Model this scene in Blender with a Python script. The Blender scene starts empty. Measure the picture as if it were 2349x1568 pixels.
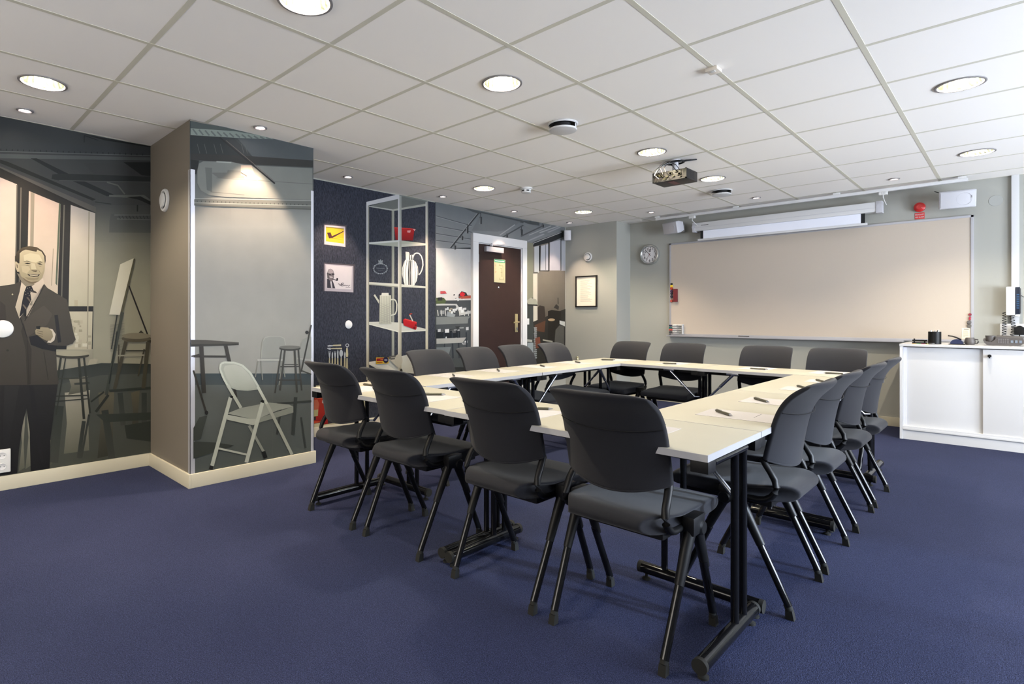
import bpy, bmesh, math, random
from math import sin, cos, pi, radians
from mathutils import Vector, Matrix
from mathutils.geometry import tessellate_polygon
random.seed(7)
C = bpy.context.scene.collection
# ------------------------------------------------------------------ survey of the room
YAW, FPX, CX, HOR = 0.7785, 1286.59, 1069.14, 726.19      # camera heading, focal length and centre of the 2349x1568 photo
EYE = 1.12; HC = EYE + 1.2914                             # eye height, ceiling height
FW = Vector((-sin(YAW), cos(YAW), 0)); RT = Vector((cos(YAW), sin(YAW), 0))
def ray(x, y): return FW + RT*((x-CX)/FPX) + Vector((0,0,1))*((HOR-y)/FPX)
def onx(x, y, X): d = ray(x,y); return Vector((0,0,EYE)) + d*(X/d.x)
def ony(x, y, Y): d = ray(x,y); return Vector((0,0,EYE)) + d*(Y/d.y)
def onz(x, y, Z): d = ray(x,y); return Vector((0,0,EYE)) + d*((Z-EYE)/d.z)
XL, XP, YE, YN = -4.68, -3.86, 7.17, 6.80                 # left wall, pillar front, end wall, wall beside the nook
XR, YB = 3.3, -2.2                                       # right (window) wall, wall behind
T = 0.6; GX, GY = -2.93376, 0.84546                       # ceiling tile pitch and grid origin
# ------------------------------------------------------------------ materials
def lin(c):
    c = c/255.0
    return c/12.92 if c <= .04045 else ((c+.055)/1.055)**2.4
def L3(r, g, b, k=1.0): return (min(lin(r)*k, .95), min(lin(g)*k, .95), min(lin(b)*k, .95), 1)
MATS = {}
def mat(name, col, rough=.5, metal=0, spec=.5, bump=0, bscale=200, emit=None, estr=0, sheen=0, noise=0, nscale=30, trans=0, coat=0):
    if name in MATS: return MATS[name]
    m = bpy.data.materials.new(name); m.use_nodes = True; nt = m.node_tree; b = nt.nodes['Principled BSDF']
    if len(col) == 3: col = (*col, 1)
    b.inputs['Base Color'].default_value = col; b.inputs['Roughness'].default_value = rough
    b.inputs['Metallic'].default_value = metal; b.inputs['Specular IOR Level'].default_value = spec
    b.inputs['Sheen Weight'].default_value = sheen; b.inputs['Coat Weight'].default_value = coat
    b.inputs['Transmission Weight'].default_value = trans
    if emit: b.inputs['Emission Color'].default_value = (*emit[:3], 1); b.inputs['Emission Strength'].default_value = estr
    tc = nt.nodes.new('ShaderNodeTexCoord')
    if bump:
        n = nt.nodes.new('ShaderNodeTexNoise'); n.inputs['Scale'].default_value = bscale; n.inputs['Detail'].default_value = 3
        nt.links.new(tc.outputs['Object'], n.inputs['Vector'])
        bp = nt.nodes.new('ShaderNodeBump'); bp.inputs['Strength'].default_value = bump; bp.inputs['Distance'].default_value = .002
        nt.links.new(n.outputs['Fac'], bp.inputs['Height']); nt.links.new(bp.outputs['Normal'], b.inputs['Normal'])
    if noise:
        n = nt.nodes.new('ShaderNodeTexNoise'); n.inputs['Scale'].default_value = nscale; n.inputs['Detail'].default_value = 4
        nt.links.new(tc.outputs['Object'], n.inputs['Vector'])
        r = nt.nodes.new('ShaderNodeValToRGB'); r.color_ramp.elements[0].position = .3; r.color_ramp.elements[1].position = .7
        r.color_ramp.elements[0].color = [c*(1-noise) for c in col[:3]] + [1]; r.color_ramp.elements[1].color = [min(1, c*(1+noise)) for c in col[:3]] + [1]
        nt.links.new(n.outputs['Fac'], r.inputs['Fac']); nt.links.new(r.outputs['Color'], b.inputs['Base Color'])
    MATS[name] = m; return m
M_fab = mat('chair_fabric', (.0100,.0102,.0140), .9, sheen=.10, bump=.35, bscale=900, spec=.25, noise=.12, nscale=600)
M_blk = mat('black_plastic', (.0055,.0055,.006), .42, bump=.05, bscale=600, spec=.2)
M_bcoat = mat('black_lacquered_tube', (.004,.004,.0045), .11, spec=.3)
M_rub = mat('grey_rubber', (.013,.013,.012), .75, spec=.2)
M_chr = mat('chrome', (.55,.57,.62), .22, metal=1)
M_wtop = mat('white_laminate', (.37,.352,.285), .42, bump=.02, bscale=300, noise=.02, nscale=8)
M_wedge = mat('white_edge_band', (.36,.36,.38), .4)
M_paper = mat('paper', (.41,.39,.39), .8)
M_white = mat('white_lacquer', (.54,.54,.545), .35)
M_wplas = mat('white_plastic', (.58,.58,.57), .4)
M_gplas = mat('pale_grey_plastic', (.44,.44,.47), .5, bump=.1, bscale=900)
M_alu = mat('brushed_aluminium', (.40,.40,.43), .45, metal=.4)
M_brass = mat('satin_brass', (.72,.62,.36), .3, metal=.9)
M_cream = mat('cream_skirting_paint', (.50,.465,.365), .4)
M_grey = mat('grey_wall_paint', (.31,.31,.28), .7, bump=.05, bscale=400)
M_taupe = mat('taupe_wall_paint', (.135,.118,.095), .6, bump=.05, bscale=400)
M_board = mat('beige_pin_board', (.45,.39,.325), .75, bump=.1, bscale=900, noise=.02, nscale=300)
M_red = mat('red_plastic', (.52,.02,.02), .35)
M_dred = mat('dark_red_plastic', (.13,.01,.015), .5)
M_fr = mat('black_wood_frame', (.012,.010,.009), .4)
M_dark = mat('dark_void', (.004,.004,.005), .8)
M_dgrey = mat('dark_grey_plastic', (.06,.056,.054), .5)
M_pgrey = mat('taupe_grey_plastic', (.075,.066,.062), .5)
M_pen = mat('olive_pen', (.06,.055,.035), .3)
M_door = mat('dark_brown_door', (.022,.011,.010), .5, spec=.2, bump=.03, bscale=60, noise=.06, nscale=12)
M_tile = mat('ceiling_tile', (.86,.83,.79), .9, bump=.12, bscale=500)
M_bar = mat('ceiling_bar', (.58,.56,.465), .6)
M_refl = mat('downlight_reflector', (.50,.53,.46), .16, metal=1)
M_ring = mat('downlight_ring', (.20,.19,.19), .45)
M_lamp = mat('lamp_tube', (1,1,1), .5, emit=(1,.97,.88), estr=5)
M_spotl = mat('halogen_lamp', (1,1,1), .5, emit=(1,.86,.82), estr=25)
M_screen = mat('projection_fabric', (.74,.76,.84), .7)
M_blue = mat('blue_plastic', (.006,.012,.05), .35)
def carpet():
    m = bpy.data.materials.new('blue_loop_carpet'); m.use_nodes = True; nt = m.node_tree; b = nt.nodes['Principled BSDF']
    tc = nt.nodes.new('ShaderNodeTexCoord'); b.inputs['Roughness'].default_value = .95; b.inputs['Specular IOR Level'].default_value = .15
    v = nt.nodes.new('ShaderNodeTexVoronoi'); v.inputs['Scale'].default_value = 230; v.inputs['Randomness'].default_value = .8
    n = nt.nodes.new('ShaderNodeTexNoise'); n.inputs['Scale'].default_value = 290; n.inputs['Detail'].default_value = 3
    n2 = nt.nodes.new('ShaderNodeTexNoise'); n2.inputs['Scale'].default_value = 1.3; n2.inputs['Detail'].default_value = 3
    for k in (v, n, n2): nt.links.new(tc.outputs['Object'], k.inputs['Vector'])
    r = nt.nodes.new('ShaderNodeValToRGB'); r.color_ramp.elements[0].position = .33; r.color_ramp.elements[1].position = .66
    r.color_ramp.elements[0].color = (.0045,.0068,.024,1); r.color_ramp.elements[1].color = (.036,.0455,.106,1)
    nt.links.new(n.outputs['Fac'], r.inputs['Fac'])
    mx = nt.nodes.new('ShaderNodeMix'); mx.data_type = 'RGBA'; mx.blend_type = 'MULTIPLY'; mx.inputs[0].default_value = .7
    r2 = nt.nodes.new('ShaderNodeValToRGB'); r2.color_ramp.elements[0].position = .0; r2.color_ramp.elements[0].color = (1.25,1.25,1.25,1)
    r2.color_ramp.elements[1].position = .7; r2.color_ramp.elements[1].color = (.45,.45,.5,1)
    nt.links.new(v.outputs['Distance'], r2.inputs['Fac']); nt.links.new(r.outputs['Color'], mx.inputs[6]); nt.links.new(r2.outputs['Color'], mx.inputs[7])
    m2 = nt.nodes.new('ShaderNodeMix'); m2.data_type = 'RGBA'; m2.blend_type = 'MULTIPLY'; m2.inputs[0].default_value = 1
    r3 = nt.nodes.new('ShaderNodeValToRGB'); r3.color_ramp.elements[0].position = .35; r3.color_ramp.elements[0].color = (.88,.88,.9,1); r3.color_ramp.elements[1].position = .65; r3.color_ramp.elements[1].color = (1.08,1.06,1.04,1)
    nt.links.new(n2.outputs['Fac'], r3.inputs['Fac']); nt.links.new(mx.outputs[2], m2.inputs[6]); nt.links.new(r3.outputs['Color'], m2.inputs[7])
    nt.links.new(m2.outputs[2], b.inputs['Base Color'])
    bp = nt.nodes.new('ShaderNodeBump'); bp.inputs['Strength'].default_value = .5; bp.inputs['Distance'].default_value = .003; bp.invert = True
    nt.links.new(v.outputs['Distance'], bp.inputs['Height']); nt.links.new(bp.outputs['Normal'], b.inputs['Normal'])
    return m
M_carpet = carpet()
def print_mat(name, rough=.4, fibre=0):
    m = bpy.data.materials.new(name); m.use_nodes = True; nt = m.node_tree; b = nt.nodes['Principled BSDF']
    a = nt.nodes.new('ShaderNodeVertexColor'); a.layer_name = 'Col'
    b.inputs['Roughness'].default_value = rough; b.inputs['Specular IOR Level'].default_value = .12
    tc = nt.nodes.new('ShaderNodeTexCoord'); n = nt.nodes.new('ShaderNodeTexNoise'); mp = nt.nodes.new('ShaderNodeMapping')
    mp.inputs['Scale'].default_value = (1, 190, 38) if fibre else (1, 7, 7)
    n.inputs['Scale'].default_value = 1; n.inputs['Detail'].default_value = 4 if not fibre else 2; n.inputs['Distortion'].default_value = .6 if fibre else 0
    nt.links.new(tc.outputs['Object'], mp.inputs['Vector']); nt.links.new(mp.outputs['Vector'], n.inputs['Vector'])
    r = nt.nodes.new('ShaderNodeValToRGB'); lo = .55 if fibre else .97; hi = 1.5 if fibre else 1.03
    r.color_ramp.elements[0].position = .35; r.color_ramp.elements[1].position = .68
    r.color_ramp.elements[0].color = (lo,lo,lo,1); r.color_ramp.elements[1].color = (hi,hi,hi,1)
    nt.links.new(n.outputs['Fac'], r.inputs['Fac'])
    mx = nt.nodes.new('ShaderNodeMix'); mx.data_type = 'RGBA'; mx.blend_type = 'MULTIPLY'; mx.inputs[0].default_value = 1
    nt.links.new(a.outputs['Color'], mx.inputs[6]); nt.links.new(r.outputs['Color'], mx.inputs[7]); nt.links.new(mx.outputs[2], b.inputs['Base Color'])
    return m
M_print = print_mat('printed_mural_vinyl', .45); M_fibre = print_mat('dark_fibre_wallpaper', .7, 1)
# ------------------------------------------------------------------ object helpers
def tag(o, label=None, cat=None, group=None, kind=None):
    if label: o['label'] = label
    if cat: o['category'] = cat
    if group: o['group'] = group
    if kind: o['kind'] = kind
    return o
def empty(name, loc=(0,0,0), rz=0):
    o = bpy.data.objects.new(name, None); o.location = loc; o.rotation_euler = (0,0,rz); o.empty_display_size = .05; C.objects.link(o); return o
def basis(d):
    d = d.normalized(); u = d.cross(Vector((0,0,1)))
    if u.length < 1e-4: u = Vector((1,0,0))
    u.normalize(); return u, d.cross(u).normalized()
class MB:
    def __init__(s): s.b = bmesh.new()
    def add(s, vs, fs, mi=0, smooth=False):
        v = [s.b.verts.new(p) for p in vs]; out = []
        for f in fs:
            try:
                fc = s.b.faces.new([v[i] for i in f]); fc.material_index = mi; fc.smooth = smooth; out.append(fc)
            except ValueError: pass
        return v, out
    def box(s, p0, p1, bev=0, mi=0, rot=None, piv=None):
        x0,y0,z0 = [min(a,b) for a,b in zip(p0,p1)]; x1,y1,z1 = [max(a,b) for a,b in zip(p0,p1)]
        t = bmesh.new()
        bmesh.ops.create_cube(t, size=1)
        for v in t.verts: v.co = Vector(((x0+x1)/2+v.co.x*(x1-x0), (y0+y1)/2+v.co.y*(y1-y0), (z0+z1)/2+v.co.z*(z1-z0)))
        if bev: bmesh.ops.bevel(t, geom=list(t.edges), offset=bev, segments=2, profile=.7, affect='EDGES')
        if rot is not None:
            pv = Vector(piv if piv is not None else ((x0+x1)/2,(y0+y1)/2,(z0+z1)/2))
            for v in t.verts: v.co = rot @ (v.co-pv) + pv
        s.merge(t, mi, bool(bev)); return s
    def merge(s, t, mi=0, smooth=False):
        t.verts.index_update(); t.faces.index_update()
        s.add([v.co.copy() for v in t.verts], [[v.index for v in f.verts] for f in t.faces], mi, smooth); t.free()
    def tube(s, pts, r, n=14, mi=0, caps=True, flat=1.0, r1=None, up=None):
        pts = [Vector(p) for p in pts]; rings = []
        for i, p in enumerate(pts):
            d = (pts[min(i+1,len(pts)-1)] - pts[max(i-1,0)])
            if up is None: u, w = basis(d)
            else: w = Vector(up); u = d.normalized().cross(w).normalized(); 
            rr = r if r1 is None else r + (r1-r)*i/(len(pts)-1)
            rings.append([p + u*cos(2*pi*k/n)*rr*flat + w*sin(2*pi*k/n)*rr for k in range(n)])
        vs = [q for R in rings for q in R]
        fs = [[i*n+k, i*n+(k+1)%n, (i+1)*n+(k+1)%n, (i+1)*n+k] for i in range(len(pts)-1) for k in range(n)]
        s.add(vs, fs, mi, True)
        if caps: s.add(rings[0], [list(range(n))[::-1]], mi); s.add(rings[-1], [list(range(n))], mi)
        return s
    def lathe(s, prof, c=(0,0,0), axis=(0,0,1), n=40, mi=0, smooth=True):
        ax = Vector(axis).normalized(); u, w = basis(ax); c = Vector(c)
        vs = [c + ax*h + (u*cos(2*pi*k/n)+w*sin(2*pi*k/n))*max(r,1e-5) for (r,h) in prof for k in range(n)]
        fs = [[i*n+k, i*n+(k+1)%n, (i+1)*n+(k+1)%n, (i+1)*n+k] for i in range(len(prof)-1) for k in range(n)]
        s.add(vs, fs, mi, smooth); return s
    def grid(s, P, mi=0, smooth=True, close_u=False):
        n, m = len(P), len(P[0]); fs = []
        for i in range(n-1+(1 if close_u else 0)):
            for j in range(m-1): fs.append([i*m+j, ((i+1)%n)*m+j, ((i+1)%n)*m+j+1, i*m+j+1])
        s.add([q for R in P for q in R], fs, mi, smooth); return s
    def build(s, name, ms, parent=None, sub=0, weld=True, auto=True):
        if weld: bmesh.ops.remove_doubles(s.b, verts=s.b.verts, dist=1e-6)
        bmesh.ops.recalc_face_normals(s.b, faces=s.b.faces)
        me = bpy.data.meshes.new(name); s.b.to_mesh(me); s.b.free()
        for m in (ms if isinstance(ms, (list,tuple)) else [ms]): me.materials.append(m)
        if auto:
            try: me.set_sharp_from_angle(angle=radians(40))
            except Exception: pass
        o = bpy.data.objects.new(name, me); C.objects.link(o)
        if parent: o.parent = parent
        if sub:
            sm = o.modifiers.new('s', 'SUBSURF'); sm.levels = sub; sm.render_levels = sub
        return o
def dup(src, loc, rz, label=None, group=None, cat=None):
    r = src.copy(); C.objects.link(r); r.location = loc; r.rotation_euler = (0,0,rz)
    if label: r['label'] = label
    if group: r['group'] = group
    for ch in list(src.children):
        c = ch.copy(); C.objects.link(c); c.parent = r
        for g in list(ch.children):
            d = g.copy(); C.objects.link(d); d.parent = c
    return r
def text_mesh(name, s, size, M, m, parent=None, depth=.0006, width=None, align='CENTER'):
    cu = bpy.data.curves.new(name, 'FONT'); cu.body = s; cu.size = size; cu.extrude = depth; cu.align_x = align; cu.align_y = 'CENTER'; cu.resolution_u = 3
    o = bpy.data.objects.new(name, cu); C.objects.link(o); bpy.context.view_layer.update()
    me = bpy.data.meshes.new_from_object(o.evaluated_get(bpy.context.evaluated_depsgraph_get())); bpy.data.objects.remove(o)
    me.name = name
    if width:
        xs = [v.co.x for v in me.vertices]; k = width/max(max(xs)-min(xs), 1e-6)
        for v in me.vertices: v.co.x *= k
    me.transform(M); me.materials.clear(); me.materials.append(m)
    o = bpy.data.objects.new(name, me); C.objects.link(o)
    if parent: o.parent = parent
    return o
def face_mat(origin, right, up):      # local xy -> plane with given right / up
    r = Vector(right).normalized(); u = Vector(up).normalized(); n = r.cross(u)
    return Matrix(((r.x,u.x,n.x,origin[0]),(r.y,u.y,n.y,origin[1]),(r.z,u.z,n.z,origin[2]),(0,0,0,1)))
LWALL = lambda p: face_mat(p, (0,1,0), (0,0,1))     # faces +X
EWALL = lambda p: face_mat(p, (1,0,0), (0,0,1))     # faces -Y
def put_text(name, s, size, Mx, m, parent=None, **k): return text_mesh(name, s, size, Mx, m, parent, **k)

# ------------------------------------------------------------------ camera
cam = bpy.data.cameras.new('camera'); co = bpy.data.objects.new('camera', cam); C.objects.link(co)
co.location = (0,0,EYE); co.rotation_euler = (pi/2, 0, YAW)
cam.sensor_fit = 'HORIZONTAL'; cam.sensor_width = 36; cam.lens = FPX/2349*36
cam.shift_x = (1174.5-CX)/2349; cam.shift_y = (HOR-784)/2349; cam.clip_start = .02
bpy.context.scene.camera = co

# ------------------------------------------------------------------ room shell
def struct(name, mb, m, **k):
    o = mb.build(name, m, **k); o['kind'] = 'structure'; return o
b = MB(); b.box((XL-.15,YB-.15,-.1),(XR+.15,YE+.15,0)); struct('floor', b, M_carpet)
b = MB(); b.box((XL-.15,YB,0),(XL,YN+.4,HC+.2)); struct('wall_left', b, M_grey)
b = MB(); b.box((XL-.15,YE,0),(XR+.15,YE+.15,HC+.2)); struct('wall_end', b, M_grey)
b = MB(); b.box((XL,YN,0),(XP,YE,HC)); struct('wall_nook', b, M_grey)
b = MB(); b.box((XL-.15,YB-.15,0),(-3.6,YB,HC+.2)); b.box((-1,YB-.15,0),(XR+.15,YB,HC+.2)); b.box((-3.6,YB-.15,0),(-1,YB,.95)); b.box((-3.6,YB-.15,2.15),(-1,YB,HC+.2)); struct('wall_back', b, M_grey)  # window opening is made up, for the fill light behind the camera
PY0, PY1 = 1.345, 2.243
b = MB(); b.box((XL,PY0,0),(XP,PY1,HC)); struct('wall_pillar', b, M_taupe)
# right wall with window openings
WIN = [(.2,1.9),(2.3,4.0),(4.3,6.3)]; WZ = (.85,2.15)
b = MB(); ys = [YB] + [v for w in WIN for v in w] + [YE]
for i in range(0, len(ys), 2): b.box((XR,ys[i],0),(XR+.15,ys[i+1],HC+.2))
for (a,c) in WIN: b.box((XR,a,0),(XR+.15,c,WZ[0])); b.box((XR,a,WZ[1]),(XR+.15,c,HC+.2))
struct('wall_right', b, M_grey)
M_glass = mat('window_glass', (1,1,1), .02, trans=1)
for i,(a,c) in enumerate(WIN):
    b = MB(); w = .05
    b.box((XR+.02,a,WZ[0]),(XR+.09,c,WZ[0]+w)); b.box((XR+.02,a,WZ[1]-w),(XR+.09,c,WZ[1])); b.box((XR+.02,a,WZ[0]),(XR+.09,a+w,WZ[1])); b.box((XR+.02,c-w,WZ[0]),(XR+.09,c,WZ[1]))
    b.box((XR+.02,(a+c)/2-.03,WZ[0]),(XR+.09,(a+c)/2+.03,WZ[1]))
    struct('window_%d' % (i+1), b, M_white)
# ceiling: lay-in tiles over bars, holes for the lamps
BIG = [(-2.08,1.17),(-2.04,2.35),(-3.84,.565),(-2.05,4.15),(-3.83,4.14),(-3.82,5.93),(-2.04,5.35),(-.234,4.15),(-.236,5.96),(-3.84,-1.23),(-2.04,-.64),(1.56,4.15)]
SM = [(-4.43,.56),(-3.69,1.74),(-4.41,2.92),(-4.405,4.11),(-4.40,5.30),(-4.39,6.47),(-3.23,6.53),(-2.03,6.54),(-.835,6.56)]
gx = sorted(set([XL] + [GX+T*k for k in range(-3,12) if XL < GX+T*k < XR] + [XR])); gy = sorted(set([YB] + [GY+T*k for k in range(-6,12) if YB < GY+T*k < YE] + [YE]))
b = MB(); HB = .012
for i in range(len(gx)-1):
    for j in range(len(gy)-1):
        x0,x1,y0,y1 = gx[i]+HB, gx[i+1]-HB, gy[j]+HB, gy[j+1]-HB
        if x1 <= x0 or y1 <= y0: continue
        hole = None
        for (hx,hy) in BIG:
            if x0 < hx < x1 and y0 < hy < y1: hole = (hx,hy,.097)
        for (hx,hy) in SM:
            if x0 < hx < x1 and y0 < hy < y1: hole = (hx,hy,.030)
        z = HC+.0012
        if not hole: b.add([(x0,y0,z),(x1,y0,z),(x1,y1,z),(x0,y1,z)], [[0,1,2,3]])
        else:
            hx,hy,r = hole; n = 48; inner = []; outer = []
            for k in range(n):
                a = 2*pi*k/n + pi/4; dx, dy = cos(a), sin(a)
                t = min(((x1-hx)/dx if dx > 1e-9 else (x0-hx)/dx if dx < -1e-9 else 9), ((y1-hy)/dy if dy > 1e-9 else (y0-hy)/dy if dy < -1e-9 else 9))
                inner.append((hx+dx*r, hy+dy*r, z)); outer.append((hx+dx*t, hy+dy*t, z))
            cs = [(x1,y1),(x0,y1),(x0,y0),(x1,y0)]
            for q in range(4):
                k = min(range(n), key=lambda k: (outer[k][0]-cs[q][0])**2+(outer[k][1]-cs[q][1])**2); outer[k] = (cs[q][0],cs[q][1],z)
            b.add(inner+outer, [[k,(k+1)%n,n+(k+1)%n,n+k] for k in range(n)])
for x in gx: b.box((x-HB,YB,HC),(x+HB,YE,HC+.012), mi=1)
for y in gy: b.box((XL,y-HB,HC+.0004),(XR,y+HB,HC+.012), mi=1)
struct('ceiling', b, [M_tile, M_bar], weld=False)
b = MB(); b.box((XL,YB,HC+.19),(XR,YE,HC+.2)); struct('ceiling_slab', b, M_dark)
# skirting
def skirt(name, p0, p1): 
    b = MB(); b.box(p0, p1, .003); struct(name, b, M_cream)
SK = .092
skirt('baseboard_left', (XL,YB,0),(XL+.015,PY0,SK)); skirt('baseboard_pillar_side', (XL,PY0-.015,0),(XP+.015,PY0,SK))
skirt('baseboard_pillar', (XP,PY0-.0,0),(XP+.015,PY1+.015,SK)); skirt('baseboard_left_middle', (XL,PY1,0),(XL+.015,4.84,SK)); skirt('baseboard_left_far', (XL,5.87,0),(XL+.015,YN,SK))
skirt('baseboard_nook', (XL,YN-.015,0),(XP+.015,YN,SK)); skirt('baseboard_nook_side', (XP,YN,0),(XP+.015,YE,SK)); skirt('baseboard_end', (XP,YE-.015,0),(-.80,YE,SK))
# pale aluminium corner strips on the pillar
z0, z1 = SK, onx(438,388,XP).z
b = MB(); b.box((XP-.03,PY0-.003,z0),(XP+.004,PY0,z1)); b.box((XP,PY0-.003,z0),(XP+.004,PY0+.028,z1)); struct('trim_1', b, M_alu)
b = MB(); b.box((XP,PY1-.022,z0),(XP+.004,PY1+.003,z1)); b.box((XP-.03,PY1,z0),(XP+.004,PY1+.003,z1)); struct('trim_2', b, M_alu)

# ------------------------------------------------------------------ printed wall murals
KP = .58
KL = .46
class Art:
    """flat printed shapes on a wall X = const; every shape is laid a hair above the one before"""
    def __init__(s, X): s.X = X; s.n = 0; s.K = KP
    def start(s): s.b = bmesh.new(); s.cl = s.b.loops.layers.float_color.new('Col')
    def P(s, p, off): 
        v = onx(p[0], p[1], s.X); return Vector((s.X+.0012+off, v.y, v.z))
    def poly(s, pts, col, col2=None):
        k = s.K
        s.n += 1; off = s.n*.000045
        vs = [s.b.verts.new(s.P(p, off)) for p in pts]
        ys = [p[1] for p in pts]; y0, y1 = min(ys), max(ys)
        cs = []
        for p in pts:
            t = (p[1]-y0)/max(y1-y0, 1e-6)
            c = col if col2 is None else [a+(bb-a)*t for a,bb in zip(col,col2)]
            cs.append(L3(*c, k))
        for tri in tessellate_polygon([[Vector((p[0],p[1],0)) for p in pts]]):
            if len(set(tri)) < 3: continue
            try: f = s.b.faces.new([vs[i] for i in tri])
            except ValueError: continue
            for lp, i in zip(f.loops, tri): lp[s.cl] = cs[i]
    def bars(s, x0, x1, pairs, k=KP):       # vertical blend column: pairs of (top line y at x0, at x1, colour)
        for (a, c) in zip(pairs, pairs[1:]):
            s.n += 1; off = s.n*.000045
            vs = [s.b.verts.new(s.P(p, off)) for p in ((x0,a[0]),(x1,a[1]),(x1,c[1]),(x0,c[0]))]
            f = s.b.faces.new(vs)
            for lp, cc in zip(f.loops, (a[2],a[2],c[2],c[2])): lp[s.cl] = L3(*cc, k)
    def line(s, p, q, w, col, w2=None, col2=None):
        dx, dy = q[0]-p[0], q[1]-p[1]; l = math.hypot(dx,dy) or 1; nx, ny = -dy/l, dx/l; w2 = w if w2 is None else w2
        s.poly([(p[0]+nx*w/2,p[1]+ny*w/2),(q[0]+nx*w2/2,q[1]+ny*w2/2),(q[0]-nx*w2/2,q[1]-ny*w2/2),(p[0]-nx*w/2,p[1]-ny*w/2)], col, col2)
    def path(s, pts, w, col):
        for a, c in zip(pts, pts[1:]): s.line(a, c, w, col)
    def ell(s, cx, cy, rx, ry, col, col2=None, n=24, a0=0): s.poly([(cx+rx*cos(2*pi*k/n+a0), cy+ry*sin(2*pi*k/n+a0)) for k in range(n)], col, col2)
    def ring(s, cx, cy, rx, ry, w, col, n=24): s.path([(cx+rx*cos(2*pi*k/n), cy+ry*sin(2*pi*k/n)) for k in range(n+1)], w, col)
    def done(s, name, parent=None, m=None, label=None):
        me = bpy.data.meshes.new(name); s.b.normal_update()
        for f in s.b.faces:
            if f.normal.x < 0: f.normal_flip()
        s.b.to_mesh(me); s.b.free(); me.materials.append(m or M_print)
        o = bpy.data.objects.new(name, me); C.objects.link(o)
        if parent: o.parent = parent
        if label: o['label'] = label
        return o
def Z(sc, ox, oy): return lambda pts: [(ox+x/sc, oy+y/sc) for (x,y) in pts]
ART = True
if ART:
    exec_art = True
    # ---- mural 1 : left wall, loft interior with a standing man
    KP0 = KP; A = Art(XL); A.K = KL; A.start()
    mur = empty('wall_mural', (0,0,0)); tag(mur, 'grey photo mural of a suited man in a loft, left of the pillar', 'wall mural')
    A.poly([(-330,200),(345,336),(345,560),(-330,560)], (62,66,68), (84,86,84))
    A.poly([(215,470),(345,470),(345,560),(215,560)], (84,86,85), (128,128,118))
    A.poly([(205,540),(345,540),(345,840),(205,840)], (120,122,112), (176,172,150))
    A.poly([(-330,270),(220,487),(220,475),(-330,240)], (104,100,96))                # soffit above windows
    A.poly([(-330,400),(345,560),(205,700),(205,700),(-330,700)], (90,90,86))
    A.poly([(215,505),(345,520),(345,560),(215,560)], (104,106,100), (132,132,120)); A.poly([(205,555),(345,555),(345,840),(205,840)], (132,132,120), (178,174,152))
    A.done('mural_background', mur)
    def loft():
        A.start()
        A.poly([(-330,300),(345,343),(345,356),(-330,335)], (70,74,76)); A.line((-330,338),(345,357),2,(108,112,112))
        for k in range(26): A.line((2+k*13,341+k*.45),(2+k*13,345+k*.45),2,(48,50,52))
        A.poly([(-330,345),(345,361),(345,368),(-330,358)], (98,102,102))
        A.poly([(0,366),(20,372),(220,457),(212,460),(0,374)], (46,46,46))
        A.poly([(70,363),(84,363),(170,405),(262,447),(245,450),(150,408)], (44,46,48)); 
        A.poly([(120,400),(140,398),(345,405),(345,416),(135,414),(118,410)], (50,52,52)); A.line((135,414),(345,418),1.5,(92,94,92))
        A.poly([(190,373),(300,378),(330,405),(215,400)], (72,74,74)); A.poly([(283,372),(345,372),(345,404),(325,402)], (42,44,44))
        A.path([(245,418),(270,425),(286,445)], 3, (112,112,108)); A.line((218,463),(255,468),2,(52,54,54))
        A.poly([(250,447),(330,447),(345,458),(345,464),(322,455),(250,451)], (112,114,110)); A.poly([(290,452),(322,450),(345,462),(345,470),(318,458)], (44,44,44))
        A.line((315,470),(315,485),3,(50,52,50)); A.poly([(254,490),(345,492),(345,534),(250,533),(251,505)], (88,92,90), (98,100,96))
        A.line((262,493),(345,493),2,(120,122,118)); A.line((268,502),(345,504),2,(120,122,118))
        for k in range(9): A.line((272+k*8,495),(276+k*8,502),1.5,(60,62,60))
        A.line((193,311),(193,327),1.5,(46,48,50)); A.line((193,311),(225,322),1.5,(50,52,54)); A.poly([(200,310),(345,335),(345,338),(240,322)], (44,46,46))
        A.done('printed_ceiling_beams', mur)
        # windows
        A.start()
        A.poly([(-330,230),(218,488),(212,800),(-330,900)], (44,42,40))
        A.poly([(-330,270),(39,423),(33,720),(-330,740)], (212,196,190), (236,222,200)); A.poly([(-330,740),(33,720),(32,800),(-330,840)], (214,204,180))
        A.poly([(66,438),(139,468),(129,760),(60,740)], (212,190,178), (226,212,190)); A.poly([(70,440),(79,444),(74,700),(68,700)], (160,150,132))
        A.poly([(135,465),(139,468),(131,655),(127,650)], (96,106,88))
        A.poly([(162,470),(218,489),(214,702),(157,702)], (214,204,196), (206,200,176)); A.poly([(157,714),(212,714),(210,802),(152,805)], (216,208,184), (200,192,166))
        A.line((204,485),(200,800),2.5,(170,162,144)); A.line((39,424),(34,720),3,(96,92,84)); A.line((48,430),(43,720),3,(110,104,96)); A.line((147,470),(140,720),3,(104,102,94))
        A.line((122,570),(118,655),1.5,(160,148,130))
        random.seed(4)
        for k in range(34): A.poly([(160+random.random()*44, 745+random.random()*50)]*1+[(0,0)]*0, (0,0,0)) if False else None
        for k in range(26):
            x = 158+random.random()*44; y = 728+random.random()*66; w = 3+random.random()*8; h = 3+random.random()*6; c = 168+random.random()*64
            A.poly([(x,y),(x+w,y),(x+w,y+h),(x,y+h)], (c,c-8,c-32))
        A.poly([(-330,800),(212,801),(212,838),(125,852),(-330,905)], (176,170,150), (150,146,130))
        A.poly([(170,688),(178,688),(178,702),(170,702)], (196,186,160))
        A.poly([(160,487),(218,504),(218,496),(162,470)], (44,40,38)) if False else None
        A.done('printed_windows', mur)
        # floor
        A.start()
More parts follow.
